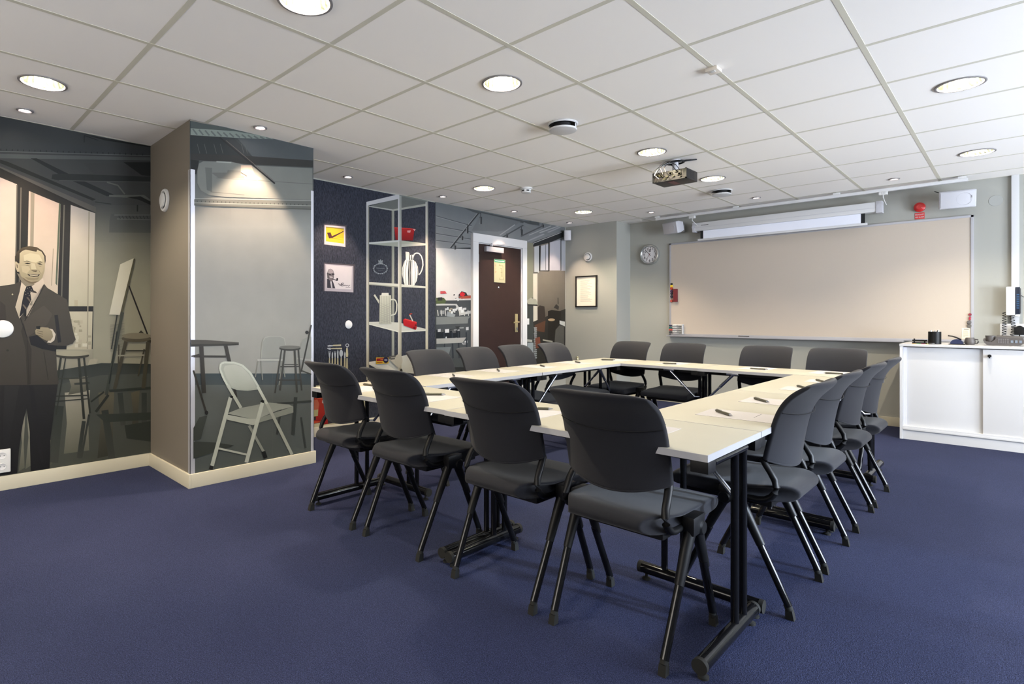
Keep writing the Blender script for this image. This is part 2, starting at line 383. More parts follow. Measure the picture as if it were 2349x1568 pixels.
        A.poly([(-330,900),(125,850),(232,832),(345,834),(345,1037),(-330,1145)], (84,88,82), (88,90,82))
        A.poly([(110,852),(232,833),(345,834),(345,856),(230,860),(140,880)], (58,62,58), (78,82,78))
        for (x0,x1,y0,y1,c) in ((148,206,900,1040,186),(158,200,868,905,150),(45,58,950,1080,176),(60,72,930,1075,190),(112,122,1010,1070,150),(225,262,900,1050,112),(300,320,900,1000,104)):
            A.poly([(x0,y0),(x1,y0-6),(x1-4,(y0+y1)/2),(x1-2,y1-8),(x0-2,y1),(x0+5,(y0+y1)/2)], (c,c-6,c-24), (c*.62,c*.62,c*.55))
        for (x0,y0,x1,y1,w) in ((135,930,122,1060,22),(192,965,180,1050,9),(204,950,186,1050,5),(240,940,256,1050,16),(275,900,282,975,12),(330,900,330,1000,12),(170,880,205,878,5)):
            A.line((x0,y0),(x1,y1),w,(60,64,60),None,(78,80,74))
        A.poly([(220,950),(345,945),(345,962),(240,968)], (62,66,60)); A.poly([(285,975),(345,965),(345,1012),(290,1005)], (60,63,58))
        A.done('printed_floor', mur)
        # easel, stools
        A.start(); D = (52,54,48)
        for k in range(24): A.line((252,745+k*2.6),(285,742+k*2.6),.8,(120,120,104))
        A.poly([(275,606),(306,592),(275,722),(250,721)], (214,210,192), (220,216,200)); A.poly([(306,592),(309,594),(280,722),(274,722)], (88,84,66))
        A.line((280,716),(243,905),7,(70,74,66)); A.line((268,722),(255,800),3,D); A.line((295,655),(342,778),3.5,(40,38,36)); A.line((268,760),(250,880),3,(40,44,40))
        A.line((238,898),(208,921),4,D); A.line((248,905),(219,944),6,D); A.line((250,896),(345,889),6,(56,60,54)); A.line((320,760),(345,785),8,(60,58,48))
        A.done('printed_easel', mur)
        for st in (0,1):
            A.start()
            if st == 0:
                for (p,q,w) in (((139,820),(119,952),5),((180,820),(192,960),6),((192,820),(206,947),4.5),((150,820),(128,950),3)): A.line(p,q,w,(58,60,54))
                A.line((130,868),(197,866),3,(66,68,60)); A.line((127,908),(200,906),3,(58,60,54)); A.line((125,920),(200,914),2.5,(58,60,54))
                A.ell(165,815,39,7,(70,68,60)); A.ell(165,810,40,6.5,(184,178,154))
            else:
                for (p,q,w) in (((288,782),(262,892),8),((339,784),(328,890),9),((272,790),(270,860),3),((330,800),(316,862),3.5)): A.line(p,q,w,(76,72,58))
                A.line((288,804),(333,804),3,(60,60,52)); A.line((270,815),(330,814),3.5,(170,166,146)); A.ell(312,776,34,8,(96,90,74)); A.ell(312,770,33,7,(140,134,114))
                A.poly([(200,838),(205,824),(216,822),(224,824),(220,834),(205,836)], (190,184,160))
            A.done('printed_stool', mur)
        # man
        F = Z(7.84, 0, 560); man = None
        A.start()
        A.poly([(-45,1100),(-48,880),(-60,700),(-22,665),(0,656),(33,651),(48,644),(50,662),(44,700),(60,735),(82,690),(100,650),(108,660),(153,687),(160,722),(168,762),(173,778),(166,788),(150,793),(128,792),(130,850),(134,878),(132,882),(60,884),(-45,884)], (76,71,64), (72,67,61))
        A.poly([(-48,883),(59,882),(60,936),(51,975),(43,1030),(39,1084),(-48,1095)], (46,44,44), (34,33,35)); A.poly([(58.9,882),(132,881),(121,960),(115,1005),(113,1073),(70,1079),(68,990),(60,936)], (46,44,44), (34,33,35))
        A.poly([(66,884),(76,884),(88,960),(100,1060),(94,1060),(78,985)], (40,38,40)); A.poly([(10,884),(44,884),(30,960),(14,1060),(6,1000)], (54,52,52), (36,35,37))
        A.poly([(58,724),(64,726),(60,770),(72,800),(70,880),(62,882),(58,800),(48,760)], (62,56,50)); A.line((46,728),(62,774),2,(44,40,38)); A.line((62,774),(66,880),1.5,(52,46,42))
        A.poly([(52,734),(100,700),(120,720),(108,744),(62,772)], (84,78,70)); A.line((101,655),(56,736),2,(52,46,42)); A.line((128,722),(136,785),8,(44,42,44)); A.poly([(66,772),(84,768),(110,790),(130,792),(128,806),(96,800),(70,790)], (36,34,36))
        A.line((100,806),(110,870),2,(60,54,48)); A.poly([(0,690),(12,700),(14,730),(4,756),(-20,750)], (66,60,56)); A.ell(17,803,3,2.5,(56,52,48))
        A.poly(F([(385,660),(430,640),(520,700),(600,710),(700,660),(770,610),(790,710),(680,870),(560,1030),(480,1150),(345,1335),(270,1130),(350,850)]), (238,220,200), (206,192,170))
        A.poly(F([(300,520),(400,560),(560,700),(620,720),(560,760),(460,760),(390,690)]), (150,140,120))
        A.poly(F([(470,760),(560,745),(600,830),(540,870),(560,1000),(480,1160),(370,1290),(345,1300),(400,1000),(430,860)]), (40,38,42))
        A.poly(F([(470,960),(500,950),(555,1025),(535,1040)]), (110,98,86)); A.poly(F([(400,1090),(420,1080),(480,1150),(455,1170)]), (120,108,94))
        for (x,y) in ((490,790),(530,780),(560,820),(450,850),(500,880),(540,850),(460,900),(520,920)): A.ell(x/7.84, 560+y/7.84, 1.1, 1.1, (150,144,130), n=6)
        A.poly(F([(600,830),(640,850),(665,880),(650,880),(560,860)]), (74,64,56))
        A.ell(28,675,2,2,(190,180,150), n=8)
        A.done('printed_suit', mur, label='dark double-breasted suit of the man in the mural')
        A.start()
        A.poly(F([(265,320),(300,310),(335,350),(345,490),(310,497),(275,420)]), (206,190,160)); A.poly(F([(290,360),(315,370),(318,430),(300,420)]), (130,116,96))
        A.poly(F([(340,170),(400,95),(540,60),(700,90),(790,180),(805,350),(797,480),(758,600),(690,670),(600,712),(520,700),(430,640),(370,570),(345,500),(330,350)]), (214,200,168), (172,158,128))
        A.poly(F([(420,200),(540,160),(700,190),(760,300),(640,330),(430,300)]), (224,210,178)); A.poly(F([(540,340),(620,345),(650,450),(560,450)]), (220,206,174))
        A.poly(F([(660,380),(760,390),(770,480),(720,540),(680,460)]), (196,182,150)); A.poly(F([(380,390),(500,395),(540,450),(480,530),(400,500)]), (206,192,160))
        A.poly(F([(265,300),(265,220),(310,130),(400,60),(520,35),(660,55),(760,120),(815,210),(817,300),(802,355),(790,215),(740,135),(665,100),(650,138),(560,118),(460,100),(400,120),(350,165),(345,345),(322,345),(290,312)]), (96,82,62), (44,38,32))
        A.poly(F([(410,315),(480,297),(570,325),(480,310)]), (46,40,32)); A.poly(F([(650,325),(720,312),(775,335),(720,325)]), (46,40,32))
        A.poly(F([(430,345),(490,333),(555,352),(490,358)]), (50,42,34)); A.poly(F([(660,350),(710,342),(765,365),(710,368)]), (50,42,34))
        A.poly(F([(430,375),(490,388),(550,375),(490,380)]), (140,126,100)); A.poly(F([(665,390),(720,402),(765,388),(715,394)]), (140,126,100))
        A.poly(F([(545,462),(600,470),(670,470),(645,500),(590,490)]), (112,98,78)); A.line(*F([(690,460),(725,530)]), .8, (120,106,82)); A.line(*F([(560,350),(545,455)]), .5, (170,156,126))
        A.poly(F([(485,540),(600,540),(712,542),(685,578),(600,586),(520,570)]), (52,42,36)); A.poly(F([(520,546),(600,550),(690,548),(670,562),(600,568),(540,562)]), (214,202,176))
        A.poly(F([(440,590),(520,600),(620,612),(700,590),(680,630),(600,650),(500,640)]), (158,144,116)); A.poly(F([(390,590),(440,650),(520,700),(600,712),(690,668),(640,668),(560,680),(480,650)]), (128,114,90))
        A.done('printed_face', mur, label='smiling face of the man in the mural')
        A.start()
        A.poly([(108,752),(120,755),(127,766),(124,780),(116,786),(107,785),(114,776),(116,764)], (226,214,196))
        A.poly([(80,758),(84,752),(96,750),(110,751),(119,760),(121,772),(115,781),(106,781),(96,776),(88,770),(81,766)], (176,162,134), (150,138,112))
        for y in (758,763,768): A.line((84,y),(98,y+3),.9,(96,86,70))
        A.poly([(82,748),(92,747),(91,755),(83,754)], (34,32,32))
        A.done('printed_hand', mur, label='hand of the man in the mural')
    loft()
    # ---- mural 2 : pillar front
    A = Art(XP); A.start(); xe = 718.6
    pil = empty('wall_mural', (0,0,0)); tag(pil, 'grey photo mural on the pillar front showing a white folding chair', 'wall mural')
    top = lambda x: 277+(x-435)*.2150; bot = lambda x: 1086.5-(x-438)*.1950
    for (xa,xb) in ((435.2,530),(530,625),(625,xe)):
        A.bars(xa, xb, [(top(xa),top(xb),(66,72,72)),(340,345,(70,76,76)),(400,400,(96,100,98)),(470,475,(128,130,126)),(520,520,(160,162,156)),(760,760,(158,158,152)),(856,856,(150,150,144))])
        A.bars(xa, xb, [(856,856,(62,72,76)),(882,882,(74,82,84))]); A.bars(xa, xb, [(882,882,(98,102,100)),(bot(xa)+3,bot(xb)+3,(88,94,92))])
    A.done('mural_background', pil)
    A.start()
    A.poly([(437,277),(470,284),(600,305),(700,331),(640,322),(540,303),(437,293)], (84,92,90)); A.poly([(437,294),(540,301),(650,320),(600,319),(540,316),(437,310)], (140,150,142))
    for k in range(14): A.line((442+k*14,296+k*1.6),(452+k*14,309+k*.9),3.5,(108,116,112))
    A.poly([(437,310),(500,314),(575,360),(437,352)], (56,60,60)); A.poly([(535,316),(545,318),(582,362),(718,372),(718,338),(640,320)], (84,90,92)); A.poly([(500,314),(535,316),(582,362),(560,360)], (64,68,68))
    for x in (452,468,490,505,553,561): A.line((x,330),(x+6,352),1.2,(90,94,92))
    A.poly([(437,352),(570,358),(718,368),(718,384),(590,378),(437,366)], (60,60,58)); A.poly([(437,366),(456,368),(450,400),(437,396)], (44,46,46))
    A.poly([(452,392),(456,375),(466,370),(530,371),(560,378),(590,380),(716,386),(716,458),(520,452),(480,448),(460,436),(452,420)], (126,130,126), (134,136,130))
    A.poly([(470,384),(486,385),(486,440),(474,436)], (108,112,108)); A.poly([(484,396),(520,396),(522,390),(560,392),(560,410),(500,408)], (112,114,110)); A.line((495,408),(716,422),1.2,(104,106,102)); A.line((482,440),(560,447),1.2,(100,102,98))
    A.poly([(552,379),(576,379),(584,400),(600,410),(590,414),(570,404),(552,402)], (172,160,146)); A.line((496,371),(530,373),3,(160,166,160)); A.line((552,396),(566,404),2,(70,64,60))
    A.line((503,315),(630,421),3.5,(52,52,52)); A.line((518,322),(628,415),1.2,(112,104,98))
    A.line((445,455),(713,460),1.5,(168,170,162)); A.poly([(445,457),(713,462),(713,480),(445,471)], (112,114,108)); A.line((445,465),(713,472),1.5,(166,168,160)); A.line((445,470),(713,480),2.5,(96,98,92))
    for k in range(28): A.line((452+k*9.3,460+k*.3),(452+k*9.3,463+k*.3),2,(80,82,78))
    A.done('printed_ceiling_beams', pil)
    F = Z(3.2656, 420, 650); A.start(); D = (54,54,50)
    A.poly(F([(55,420),(170,422),(415,440),(415,460),(330,465),(55,473)]), (78,76,70)); A.poly(F([(55,470),(330,465),(415,460),(412,448),(55,455)]), D)
    for p,q,w in (((135,470),(155,820),9.5),((318,465),(348,600),8),((75,650),(170,960),4.5),((75,545),(320,547),5),((60,545),(120,530),3),((340,560),(395,850),6)): A.line(*F([p,q]),w,(58,56,52))
    A.ell(473,946,4,5,(34,34,34)); A.poly(F([(120,1000),(180,985),(130,1160),(75,1180),(75,1080)]), (64,68,64)); A.poly(F([(75,1180),(250,1190),(380,1210),(300,1240),(75,1310)]), (62,66,62))
    A.done('printed_table', pil)
    for ox in (0, 300):
        A.start(); c = (166,168,160)
        if ox == 0:
            A.poly(F([(582,560),(590,440),(610,405),(650,395),(720,395),(755,410),(765,460),(745,560)]), (150,152,146)); A.path(F([(582,560),(590,440),(610,405),(650,395),(720,395),(755,410),(765,460)]), 2, c)
            A.line(*F([(553,572),(745,572)]), 4, (176,178,170)); 
            for p,q in (((560,580),(538,700)),((580,580),(592,720)),((740,580),(715,760)),((745,600),(760,700))): A.line(*F([p,q]), 2.2, (136,138,130))
        else:
            A.poly(F([(870,480),(890,420),(930,400),(957,398),(957,560),(865,560)]), (146,148,142)); A.line(*F([(850,560),(957,575)]), 3, (168,170,162)); A.line(*F([(860,570),(880,700)]), 2, (136,138,130))
        A.done('printed_folding_chair', pil, label='small pale folding chair at the back of the mural')
    A.start()
    for p,q,w in (((735,490),(685,820),3.4),((760,490),(722,800),4.5),((832,490),(850,815),4.5),((860,490),(885,800),3.6)): A.line(*F([p,q]), w, (70,70,66))
    for p,q,w in (((725,622),(865,620),3),((755,605),(860,605),2),((705,722),(880,722),3.5)): A.line(*F([p,q]), w, (66,66,62))
    A.ell(664,799,24.5,5,(66,66,62)); A.ell(664,796,25,4,(112,112,106)); A.line((713,745),(690,852),3.5,(62,62,58)); A.ell(703,762,4,4,(46,46,46)); A.line((692,850),(713,858),3,(70,70,64))
    for p,q,w in (((735,900),(700,1130),5),((840,850),(820,1130),8),((880,1000),(915,1230),4),((700,900),(957,880),5)): A.line(*F([p,q]), w, (60,64,62))
    A.done('printed_stool', pil)
    A.start(); c = (186,190,178)
    A.poly(F([(270,620),(280,598),(305,588),(380,590),(440,610),(500,665),(545,735),(560,792),(480,803),(400,797),(345,775),(300,710),(276,655)]), (170,174,164)); A.poly(F([(300,640),(310,615),(380,605),(440,625),(490,680),(530,740),(540,782),(480,792),(410,788),(360,765),(320,700)]), (188,190,178), (174,178,168))
    A.path(F([(345,790),(300,710),(272,640),(280,600),(305,590),(380,592),(440,612),(500,668),(560,770)]), 4.5, (200,204,192)); A.path(F([(330,760),(430,930)]), 7, c)
    A.poly(F([(325,972),(430,930),(640,890),(790,905),(822,920),(700,950),(560,1010),(480,1006)]), (152,156,146), (168,172,162)); A.poly(F([(325,980),(480,1008),(555,1010),(560,1042),(520,1060),(325,1018)]), (188,192,180)); A.poly(F([(555,1010),(700,960),(822,920),(822,965),(560,1042)]), (146,150,140))
    A.line(*F([(490,1062),(605,1268)]), 6, (150,154,144)); A.line(*F([(555,770),(625,900)]), 6.5, (202,206,194)); A.line(*F([(625,900),(812,1278)]), 7, (176,180,168)); A.line(*F([(352,850),(208,1382)]), 8.5, (196,200,188)); A.line(*F([(592,885),(470,1338)]), 8.5, (198,202,190)); A.line(*F([(260,1232),(478,1280)]), 4.5, (190,194,182))
    A.line(*F([(212,1362),(204,1390)]), 9, (40,40,40)); A.line(*F([(598,1255),(615,1305)]), 9, (34,36,36)); A.poly(F([(345,850),(355,838),(372,842),(368,860)]), (34,34,34)); A.poly(F([(575,885),(585,870),(605,875),(600,895)]), (34,34,34))
    A.done('printed_folding_chair', pil, label='large white folding chair in the foreground of the mural')
if ART:
    # ---- mural 3 : dark fibre wallpaper with printed shelf, pictures, cutlery
    F = Z(3.2656, 700, 400); A = Art(XL); A.start(); dk = (56,59,71)
    wp = empty('wall_mural', (0,0,0)); tag(wp, 'dark slate wallpaper panel printed with a shelf, two pictures and cutlery', 'wall mural')
    yT = lambda x: HOR-(HOR-411)*(2337-x)/(2337-718)-1; yB = lambda x: HOR+(978-HOR)*(2337-x)/(2337-718)
    A.poly([(640,yT(640)),(998,yT(998)),(998,yB(998)),(640,yB(640))], dk); A.done('wallpaper_background', wp, M_fibre)
    A.start(); A.poly(F([(140,370),(310,378),(305,545),(138,525)]), (86,80,84)); A.poly(F([(145,378),(300,390),(300,542),(143,523)]), (206,196,202)); A.poly(F([(155,390),(290,404),(290,518),(155,500)]), (196,174,48), (190,166,40)); A.poly(F([(155,390),(290,404),(290,411),(155,397)]), (130,116,50)); A.poly(F([(155,465),(290,477),(290,518),(155,500)]), (206,184,52))
    A.poly(F([(163,436),(190,434),(200,462),(276,428),(286,421),(287,429),(215,470),(193,480),(178,478)]), (78,42,46)); A.poly(F([(163,436),(190,434),(191,438),(165,440)]), (40,22,24)); A.poly(F([(178,478),(193,480),(285,488),(200,474)]), (160,140,50)); A.done('printed_pipe_picture', wp, label='yellow picture of a brown smoking pipe')
    A.start(); A.poly(F([(138,658),(372,674),(362,884),(136,874)]), (84,78,84)); A.poly(F([(145,668),(360,685),(360,882),(145,872)]), (190,182,188)); A.poly(F([(155,676),(350,692),(345,860),(160,852)]), (228,220,220))
    A.poly(F([(163,780),(163,850),(225,853),(213,815),(200,785)]), (60,58,66)); A.poly(F([(165,735),(172,712),(190,706),(208,715),(216,740),(214,775),(205,795),(190,800),(172,780)]), (120,112,114)); A.poly(F([(172,715),(188,707),(205,714),(212,735),(190,742),(170,738)]), (176,166,166))
    A.poly(F([(163,738),(172,735),(174,780),(166,778)]), (70,66,68)); A.poly(F([(175,742),(192,744),(192,754),(176,752)]), (50,48,52)); A.poly(F([(198,744),(212,742),(222,746),(214,752),(200,752)]), (56,52,56)); A.poly(F([(180,760),(205,766),(206,776),(186,774)]), (196,188,186)); A.poly(F([(186,800),(198,800),(204,850),(194,850)]), (206,200,202))
    A.poly(F([(205,780),(232,788),(234,776),(246,776),(246,792),(238,797),(205,786)]), (42,38,44))
    A.path(F([(245,822),(252,816),(255,830),(262,820),(264,834),(272,812),(270,836),(285,815),(280,838),(292,826),(296,836),(304,826),(308,836),(318,828),(324,838),(336,826)]), .9, (60,56,62)); A.path(F([(302,844),(338,846)]), .9, (60,56,62)); A.path(F([(268,838),(276,812),(286,812),(280,824)]), .8, (60,56,62)); A.done('printed_portrait_picture', wp, label='white picture with the head of a man smoking a pipe and a signature')
    # shelf
    A.start(); c1, c2, c3 = (196,196,192), (150,150,142), (176,178,170)
    A.poly(F([(485,235),(695,180),(700,150),(905,200),(905,222),(715,268),(655,275)]), (112,116,112))
    for (x,w,y0,y1,c) in ((657,18,265,1362,(160,162,150)),(648,5,270,1360,(112,114,108))): A.poly(F([(x-w/2,y0),(x+w/2,y0),(x+w/2,y1),(x-w/2,y1)]), c)
    for (pts, rear) in (([(477,508),(695,492),(900,516),(900,530),(715,543),(477,522)],1),([(477,806),(650,815),(900,838),(900,851),(695,841),(477,822)],0),([(477,1104),(560,1102),(700,1108),(905,1156),(905,1170),(700,1180),(477,1120)],0),([(477,1403),(640,1380),(760,1350),(905,1440),(905,1500),(700,1478),(560,1467),(477,1422)],0)):
        A.poly(F(pts), (176,180,166) if rear else (206,206,194))
    A.poly(F([(477,508),(695,492),(695,505),(477,522)]), (214,216,210)); A.poly(F([(700,524),(900,516),(900,530),(700,543)]), (190,190,180)); A.poly(F([(477,820),(695,838),(695,846),(477,826)]), (150,150,140)); A.poly(F([(477,1118),(700,1172),(905,1164),(905,1172),(700,1182),(477,1124)]), (226,224,210)); A.poly(F([(477,1403),(560,1390),(700,1478),(640,1470),(477,1422)]), (232,228,214))
    A.done('printed_shelf_boards', wp)
    A.start()
    A.poly(F([(457,206),(702,148),(702,182),(457,235)]), (204,204,206)); A.poly(F([(477,235),(655,262),(655,272),(477,242)]), (180,182,176)); A.poly(F([(655,262),(905,218),(905,236),(655,274)]), (172,174,164)); A.poly(F([(702,150),(920,198),(905,205),(702,160)]), (128,132,128))
    for (x0,x1,y0,y1,c,cb) in ((457,467,206,1540,(206,206,208),(208,202,180)),(467,477,232,1445,(150,150,142),(176,170,150)),(694,704,150,1478,(206,206,208),(214,206,184)),(704,720,160,1478,(164,168,162),(184,178,156)),(900,908,205,1308,(196,196,190),(206,200,178)),(908,919,200,1308,(158,160,152),(206,198,176))): A.poly(F([(x0,y0),(x1,y0),(x1,y1),(x0,y1)]), c, cb)
    A.poly([(842,871),(846,871),(846,960),(842,962)], (210,202,180)); A.poly([(833,905),(842,905),(842,966),(833,968)], (200,192,160)) ; A.poly([(915,870),(920,870),(920,955),(915,957)], (206,198,176)); A.poly([(978,830),(981,830),(981,950),(978,951)], (206,198,176))
    A.done('printed_shelf_frame', wp, label='white metal frame of the printed shelf unit')
    A.start(); A.poly(F([(663,396),(715,402),(775,404),(820,408),(826,413),(815,425),(806,494),(722,494),(676,488),(668,410)]), (186,38,40), (138,24,28)); A.poly(F([(663,394),(700,398),(780,402),(824,408),(822,415),(780,408),(700,404),(666,402)]), (212,60,56)); A.poly(F([(700,400),(710,400),(714,490),(704,490)]), (150,30,34)); A.poly(F([(762,420),(790,418),(784,436),(764,434)]), (226,160,160)); A.poly(F([(806,410),(826,412),(818,422)]), (232,200,196)); A.poly(F([(704,392),(720,392),(720,500),(704,500)]), (176,180,176)); A.poly(F([(694,392),(704,392),(704,500),(694,500)]), (206,206,208)); A.done('printed_red_bowl', wp)
    A.start(); jug = F([(752,636),(738,655),(726,700),(724,745),(734,795),(745,828),(815,830),(832,800),(846,740),(842,690),(826,655),(808,640)]); A.poly(jug, (236,232,224))
    A.poly(F([(750,578),(776,582),(782,604),(800,600),(812,610),(806,640),(752,638)]), (226,222,214)); A.poly(F([(776,592),(782,606),(786,640),(778,640)]), (60,60,62)); A.poly(F([(792,602),(798,602),(802,640),(792,640)]), (70,70,72))
    for (x0,x1) in ((738,730),(757,748),(774,772),(786,784),(795,797),(812,824),(826,842)): A.line(*F([(x0+4,642),(x1,735)]), .9 if x0 not in (774,786) else 2.6, (52,54,58)); A.line(*F([(x1,735),((x0+x1)/2+2,826)]), .9 if x0 not in (774,786) else 2.6, (52,54,58))
    A.path(F([(808,612),(815,596),(832,588),(852,592),(868,612),(878,645),(880,680),(872,715),(860,740),(848,752)]), 2.6, (226,224,214)); A.path(F([(812,615),(822,604),(838,600),(852,612),(866,640),(872,680),(864,715),(850,742)]), .8, (70,70,72)); A.done('printed_striped_jug', wp)
    A.start(); A.poly(F([(556,905),(640,905),(644,1120),(552,1118)]), (206,206,190), (186,186,170)); A.poly(F([(572,886),(622,886),(624,908),(568,908)]), (222,220,208)); A.poly(F([(510,905),(520,896),(552,945),(550,968)]), (196,196,182)); A.path(F([(638,938),(660,934),(676,944),(684,970),(682,1020),(672,1045),(640,1055)]), 2.8, (206,206,192))
    for k in range(7): A.line(*F([(558+k*12,910),(556+k*12,1115)]), .7, (150,150,140)); 
    for k in range(8): A.line(*F([(556,960+k*18),(640,1000+k*16)]), .6, (164,164,152)); A.line(*F([(556,1000+k*16),(640,960+k*18)]), .6, (164,164,152))
    A.done('printed_coffee_pot', wp)
    A.start(); A.poly(F([(730,1088),(745,1078),(832,1104),(832,1150),(825,1163),(735,1130)]), (200,36,40), (160,26,34)); A.poly(F([(745,1078),(832,1104),(830,1110),(740,1086)]), (226,70,66)); A.path(F([(803,1098),(780,1050)]), 2.6, (214,206,190)); A.path(F([(779,1052),(784,1043),(798,1043)]), 2, (200,70,40)); A.ell(949.5,751.5,2.6,2.6,(110,20,26)); A.ell(952.5,745.5,2.2,2.2,(110,20,26)); A.done('printed_red_opener', wp)
    A.start(); cx, cy = 871.6, 616.2
    for k in range(20): A.ell(cx+15.6*cos(k*pi/10), cy+11.6*sin(k*pi/10), 1.9, 1.4, (126,134,142) if k % 2 else (160,166,172), n=8)
    A.ring(cx, cy, 15, 11, .9, (140,146,152)); A.ell(cx, 604, 3, 2, (150,156,162)); A.poly([(867,602),(866,596),(869,598),(871.5,594),(874,598),(877,596),(876,602)], (140,146,152)); A.line((867,603),(876,603),1,(160,166,172)); A.line((862,614.5),(881,616),1.6,(104,112,120)); A.line((866,620),(877,620.5),.7,(92,100,108)); A.done('printed_crest', wp, label='pale oval crest with a crown')
    A.start(); A.poly(F([(527,1370),(620,1370),(620,1414),(527,1418)]), (214,178,52)); A.poly(F([(530,1376),(616,1372),(616,1394),(530,1398)]), (150,36,44)); A.ell(883.6,825.2,6,7,(34,34,60)); A.ell(883.6,825.2,3.8,1.6,(170,170,190)); A.line(*F([(533,1408),(575,1406)]),2,(150,60,36)); A.line(*F([(560,1386),(580,1385)]),1.4,(200,150,60)); A.done('printed_box', wp, label='yellow and red printed box')
    A.start(); A.poly(F([(625,1360),(650,1356),(692,1352),(700,1378),(640,1388),(622,1376)]), (96,94,88)); A.poly(F([(625,1388),(700,1380),(705,1440),(690,1445),(640,1400)]), (196,190,172)); A.ell(913,826,9,14,(190,184,166)); A.line(*F([(640,1372),(690,1368)]),1.4,(180,176,160)); A.ell(919,850,3,5,(60,58,50)); A.done('printed_kitchen_ware', wp)
    A.start(); iv, st = (206,196,160), (196,200,204)
    for (x, kind) in ((178,'f'),(199,'k'),(220,'f'),(240,'K'),(265,'s'),(292,'k'),(309,'k2')):
        y0 = {'f':1322,'k':1325,'K':1310,'s':1312,'k2':1375}[kind]; ym = 1374
        A.poly(F([(x-4,ym),(x+4,ym),(x+8,1470),(x-8,1470)]), iv, (186,174,136))
        if kind == 'f': A.poly(F([(x-8,y0),(x-5,y0),(x-4,y0+14),(x-1.5,y0+14),(x-1,y0),(x+1,y0),(x+1.5,y0+14),(x+4,y0+14),(x+5,y0),(x+8,y0),(x+6,y0+30),(x+3,ym),(x-3,ym),(x-6,y0+30)]), st)
        elif kind in 'kK': A.poly(F([(x-1,y0),(x+5,y0+12),(x+5,ym),(x-5,ym),(x-5,y0+20)]), st)
        elif kind == 's': A.ell(700+x/3.2656, 400+1338/3.2656, 4.2, 8, st); A.line(*F([(x,1360),(x,ym)]), 2, st)
    A.poly(F([(303,1300),(314,1300),(318,1350),(315,1366),(303,1366),(300,1350)]), iv); A.ring(795, 791.5, 3.4, 3.4, 1.6, st, 16); A.line(*F([(309,1288),(309,1302)]), 1.6, st)
    A.poly(F([(160,1282),(175,1276),(202,1278),(202,1286),(165,1288)]), st); A.poly(F([(202,1275),(264,1272),(265,1284),(202,1285)]), iv); A.poly(F([(160,1298),(186,1296),(188,1312),(164,1312),(178,1306),(160,1304)]), st); A.poly(F([(188,1300),(270,1297),(272,1307),(188,1306)]), iv); A.done('printed_cutlery', wp, label='ivory handled cutlery laid out in rows')
    F = Z(9.8, 700, 860); A.start()
    A.poly(F([(150,300),(372,300),(400,560),(450,780),(520,1000),(560,1085),(560,1150),(100,1170),(100,330)]), (66,60,64)); A.poly(F([(185,540),(230,420),(370,420),(420,640),(470,850),(500,1090),(365,1108),(362,1050),(185,1080)]), (206,76,52), (158,34,36)); A.poly(F([(185,560),(260,540),(300,640),(280,770),(185,780)]), (214,120,92)); A.poly(F([(235,425),(365,425),(375,485),(235,480)]), (186,44,44)); A.path(F([(185,500),(225,470),(265,520),(375,515)]), 1.2, (226,130,100))
    A.poly(F([(245,325),(345,330),(358,425),(245,418)]), (24,24,24)); A.poly(F([(225,232),(315,218),(345,330),(230,312)]), (226,220,180)); A.poly(F([(180,780),(280,765),(268,915),(180,925)]), (198,190,140)); A.poly(F([(185,930),(225,922),(225,1000),(185,1010)]), (60,54,50)); A.poly(F([(185,1030),(360,1035),(185,1085)]), (220,90,50)); A.poly(F([(185,1090),(362,1055),(362,1110),(515,1090),(600,1075),(900,1050),(900,1200),(185,1200)]), (212,204,170)); A.poly(F([(590,930),(660,985),(720,1040),(715,1055),(630,1075),(600,1000)]), (206,70,40)); A.poly(F([(365,565),(390,560),(395,630),(365,625)]), (230,220,210)); A.poly(F([(185,360),(205,350),(240,385),(225,420),(190,400)]), (150,110,60)); A.done('printed_red_toy', wp, label='red and orange printed figure cut off by the skirting')
    # ---- mural 4 : around the door
    F = Z(3.7324, 980, 440); A = Art(XL); A.start()
    lf = empty('wall_mural', (0,0,0)); tag(lf, 'pale photo mural of a cluttered studio around the dark brown door', 'wall mural')
    A.poly([(998,463),(1296,519),(1296,845),(998,920)], (60,64,66)); A.poly([(999,463),(1296,519),(1296,560),(999,570)], (112,118,122), (146,148,150)); A.poly(F([(75,480),(380,490),(380,930),(75,930)]), (196,196,196), (216,212,210)); A.done('mural_background', lf)
    A.start()
    for y0,y1 in ((205,290),(290,345),(355,405),(415,450)): A.line(*F([(75,y0),(380,y1)]), 1.6, (84,88,92)); A.line(*F([(75,y0+6),(380,y1+6)]), 1, (156,158,160))
    A.line(*F([(440,180),(200,480)]), 3, (62,64,66)); A.line(*F([(432,178),(196,470)]), 1, (170,172,172)); A.poly(F([(270,120),(440,165),(820,245),(960,260),(960,290),(700,245),(400,175)]), (84,88,90)); A.poly(F([(460,180),(800,255),(700,320),(600,340),(380,330)]), (120,124,126)) 
    for (x,y,h) in ((457,180,95),(342,275,80),(297,360,52),(236,440,52),(806,290,90),(680,355,35),(988,265,40),(902,435,52)): A.line(*F([(x,y),(x,y+h*.4)]), 1.2, (52,54,56)); A.poly(F([(x-11,y+h*.35),(x+11,y+h*.35),(x+10,y+h),(x-8,y+h)]), (62,64,66)); A.line(*F([(x-6,y+h*.4),(x-6,y+h)]), 1, (160,162,162))
    for (p,q,w,c) in (((890,245),(640,390),3,(86,90,92)),((750,280),(620,370),2.4,(170,172,172)),((1140,300),(860,420),3,(168,170,172)),((820,270),(1100,390),7,(134,138,140)),((990,290),(800,380),3,(92,94,96)),((1060,290),(870,370),2,(176,178,178)),((1130,290),(960,350),2.5,(180,182,182))): A.line(*F([p,q]), w, c)
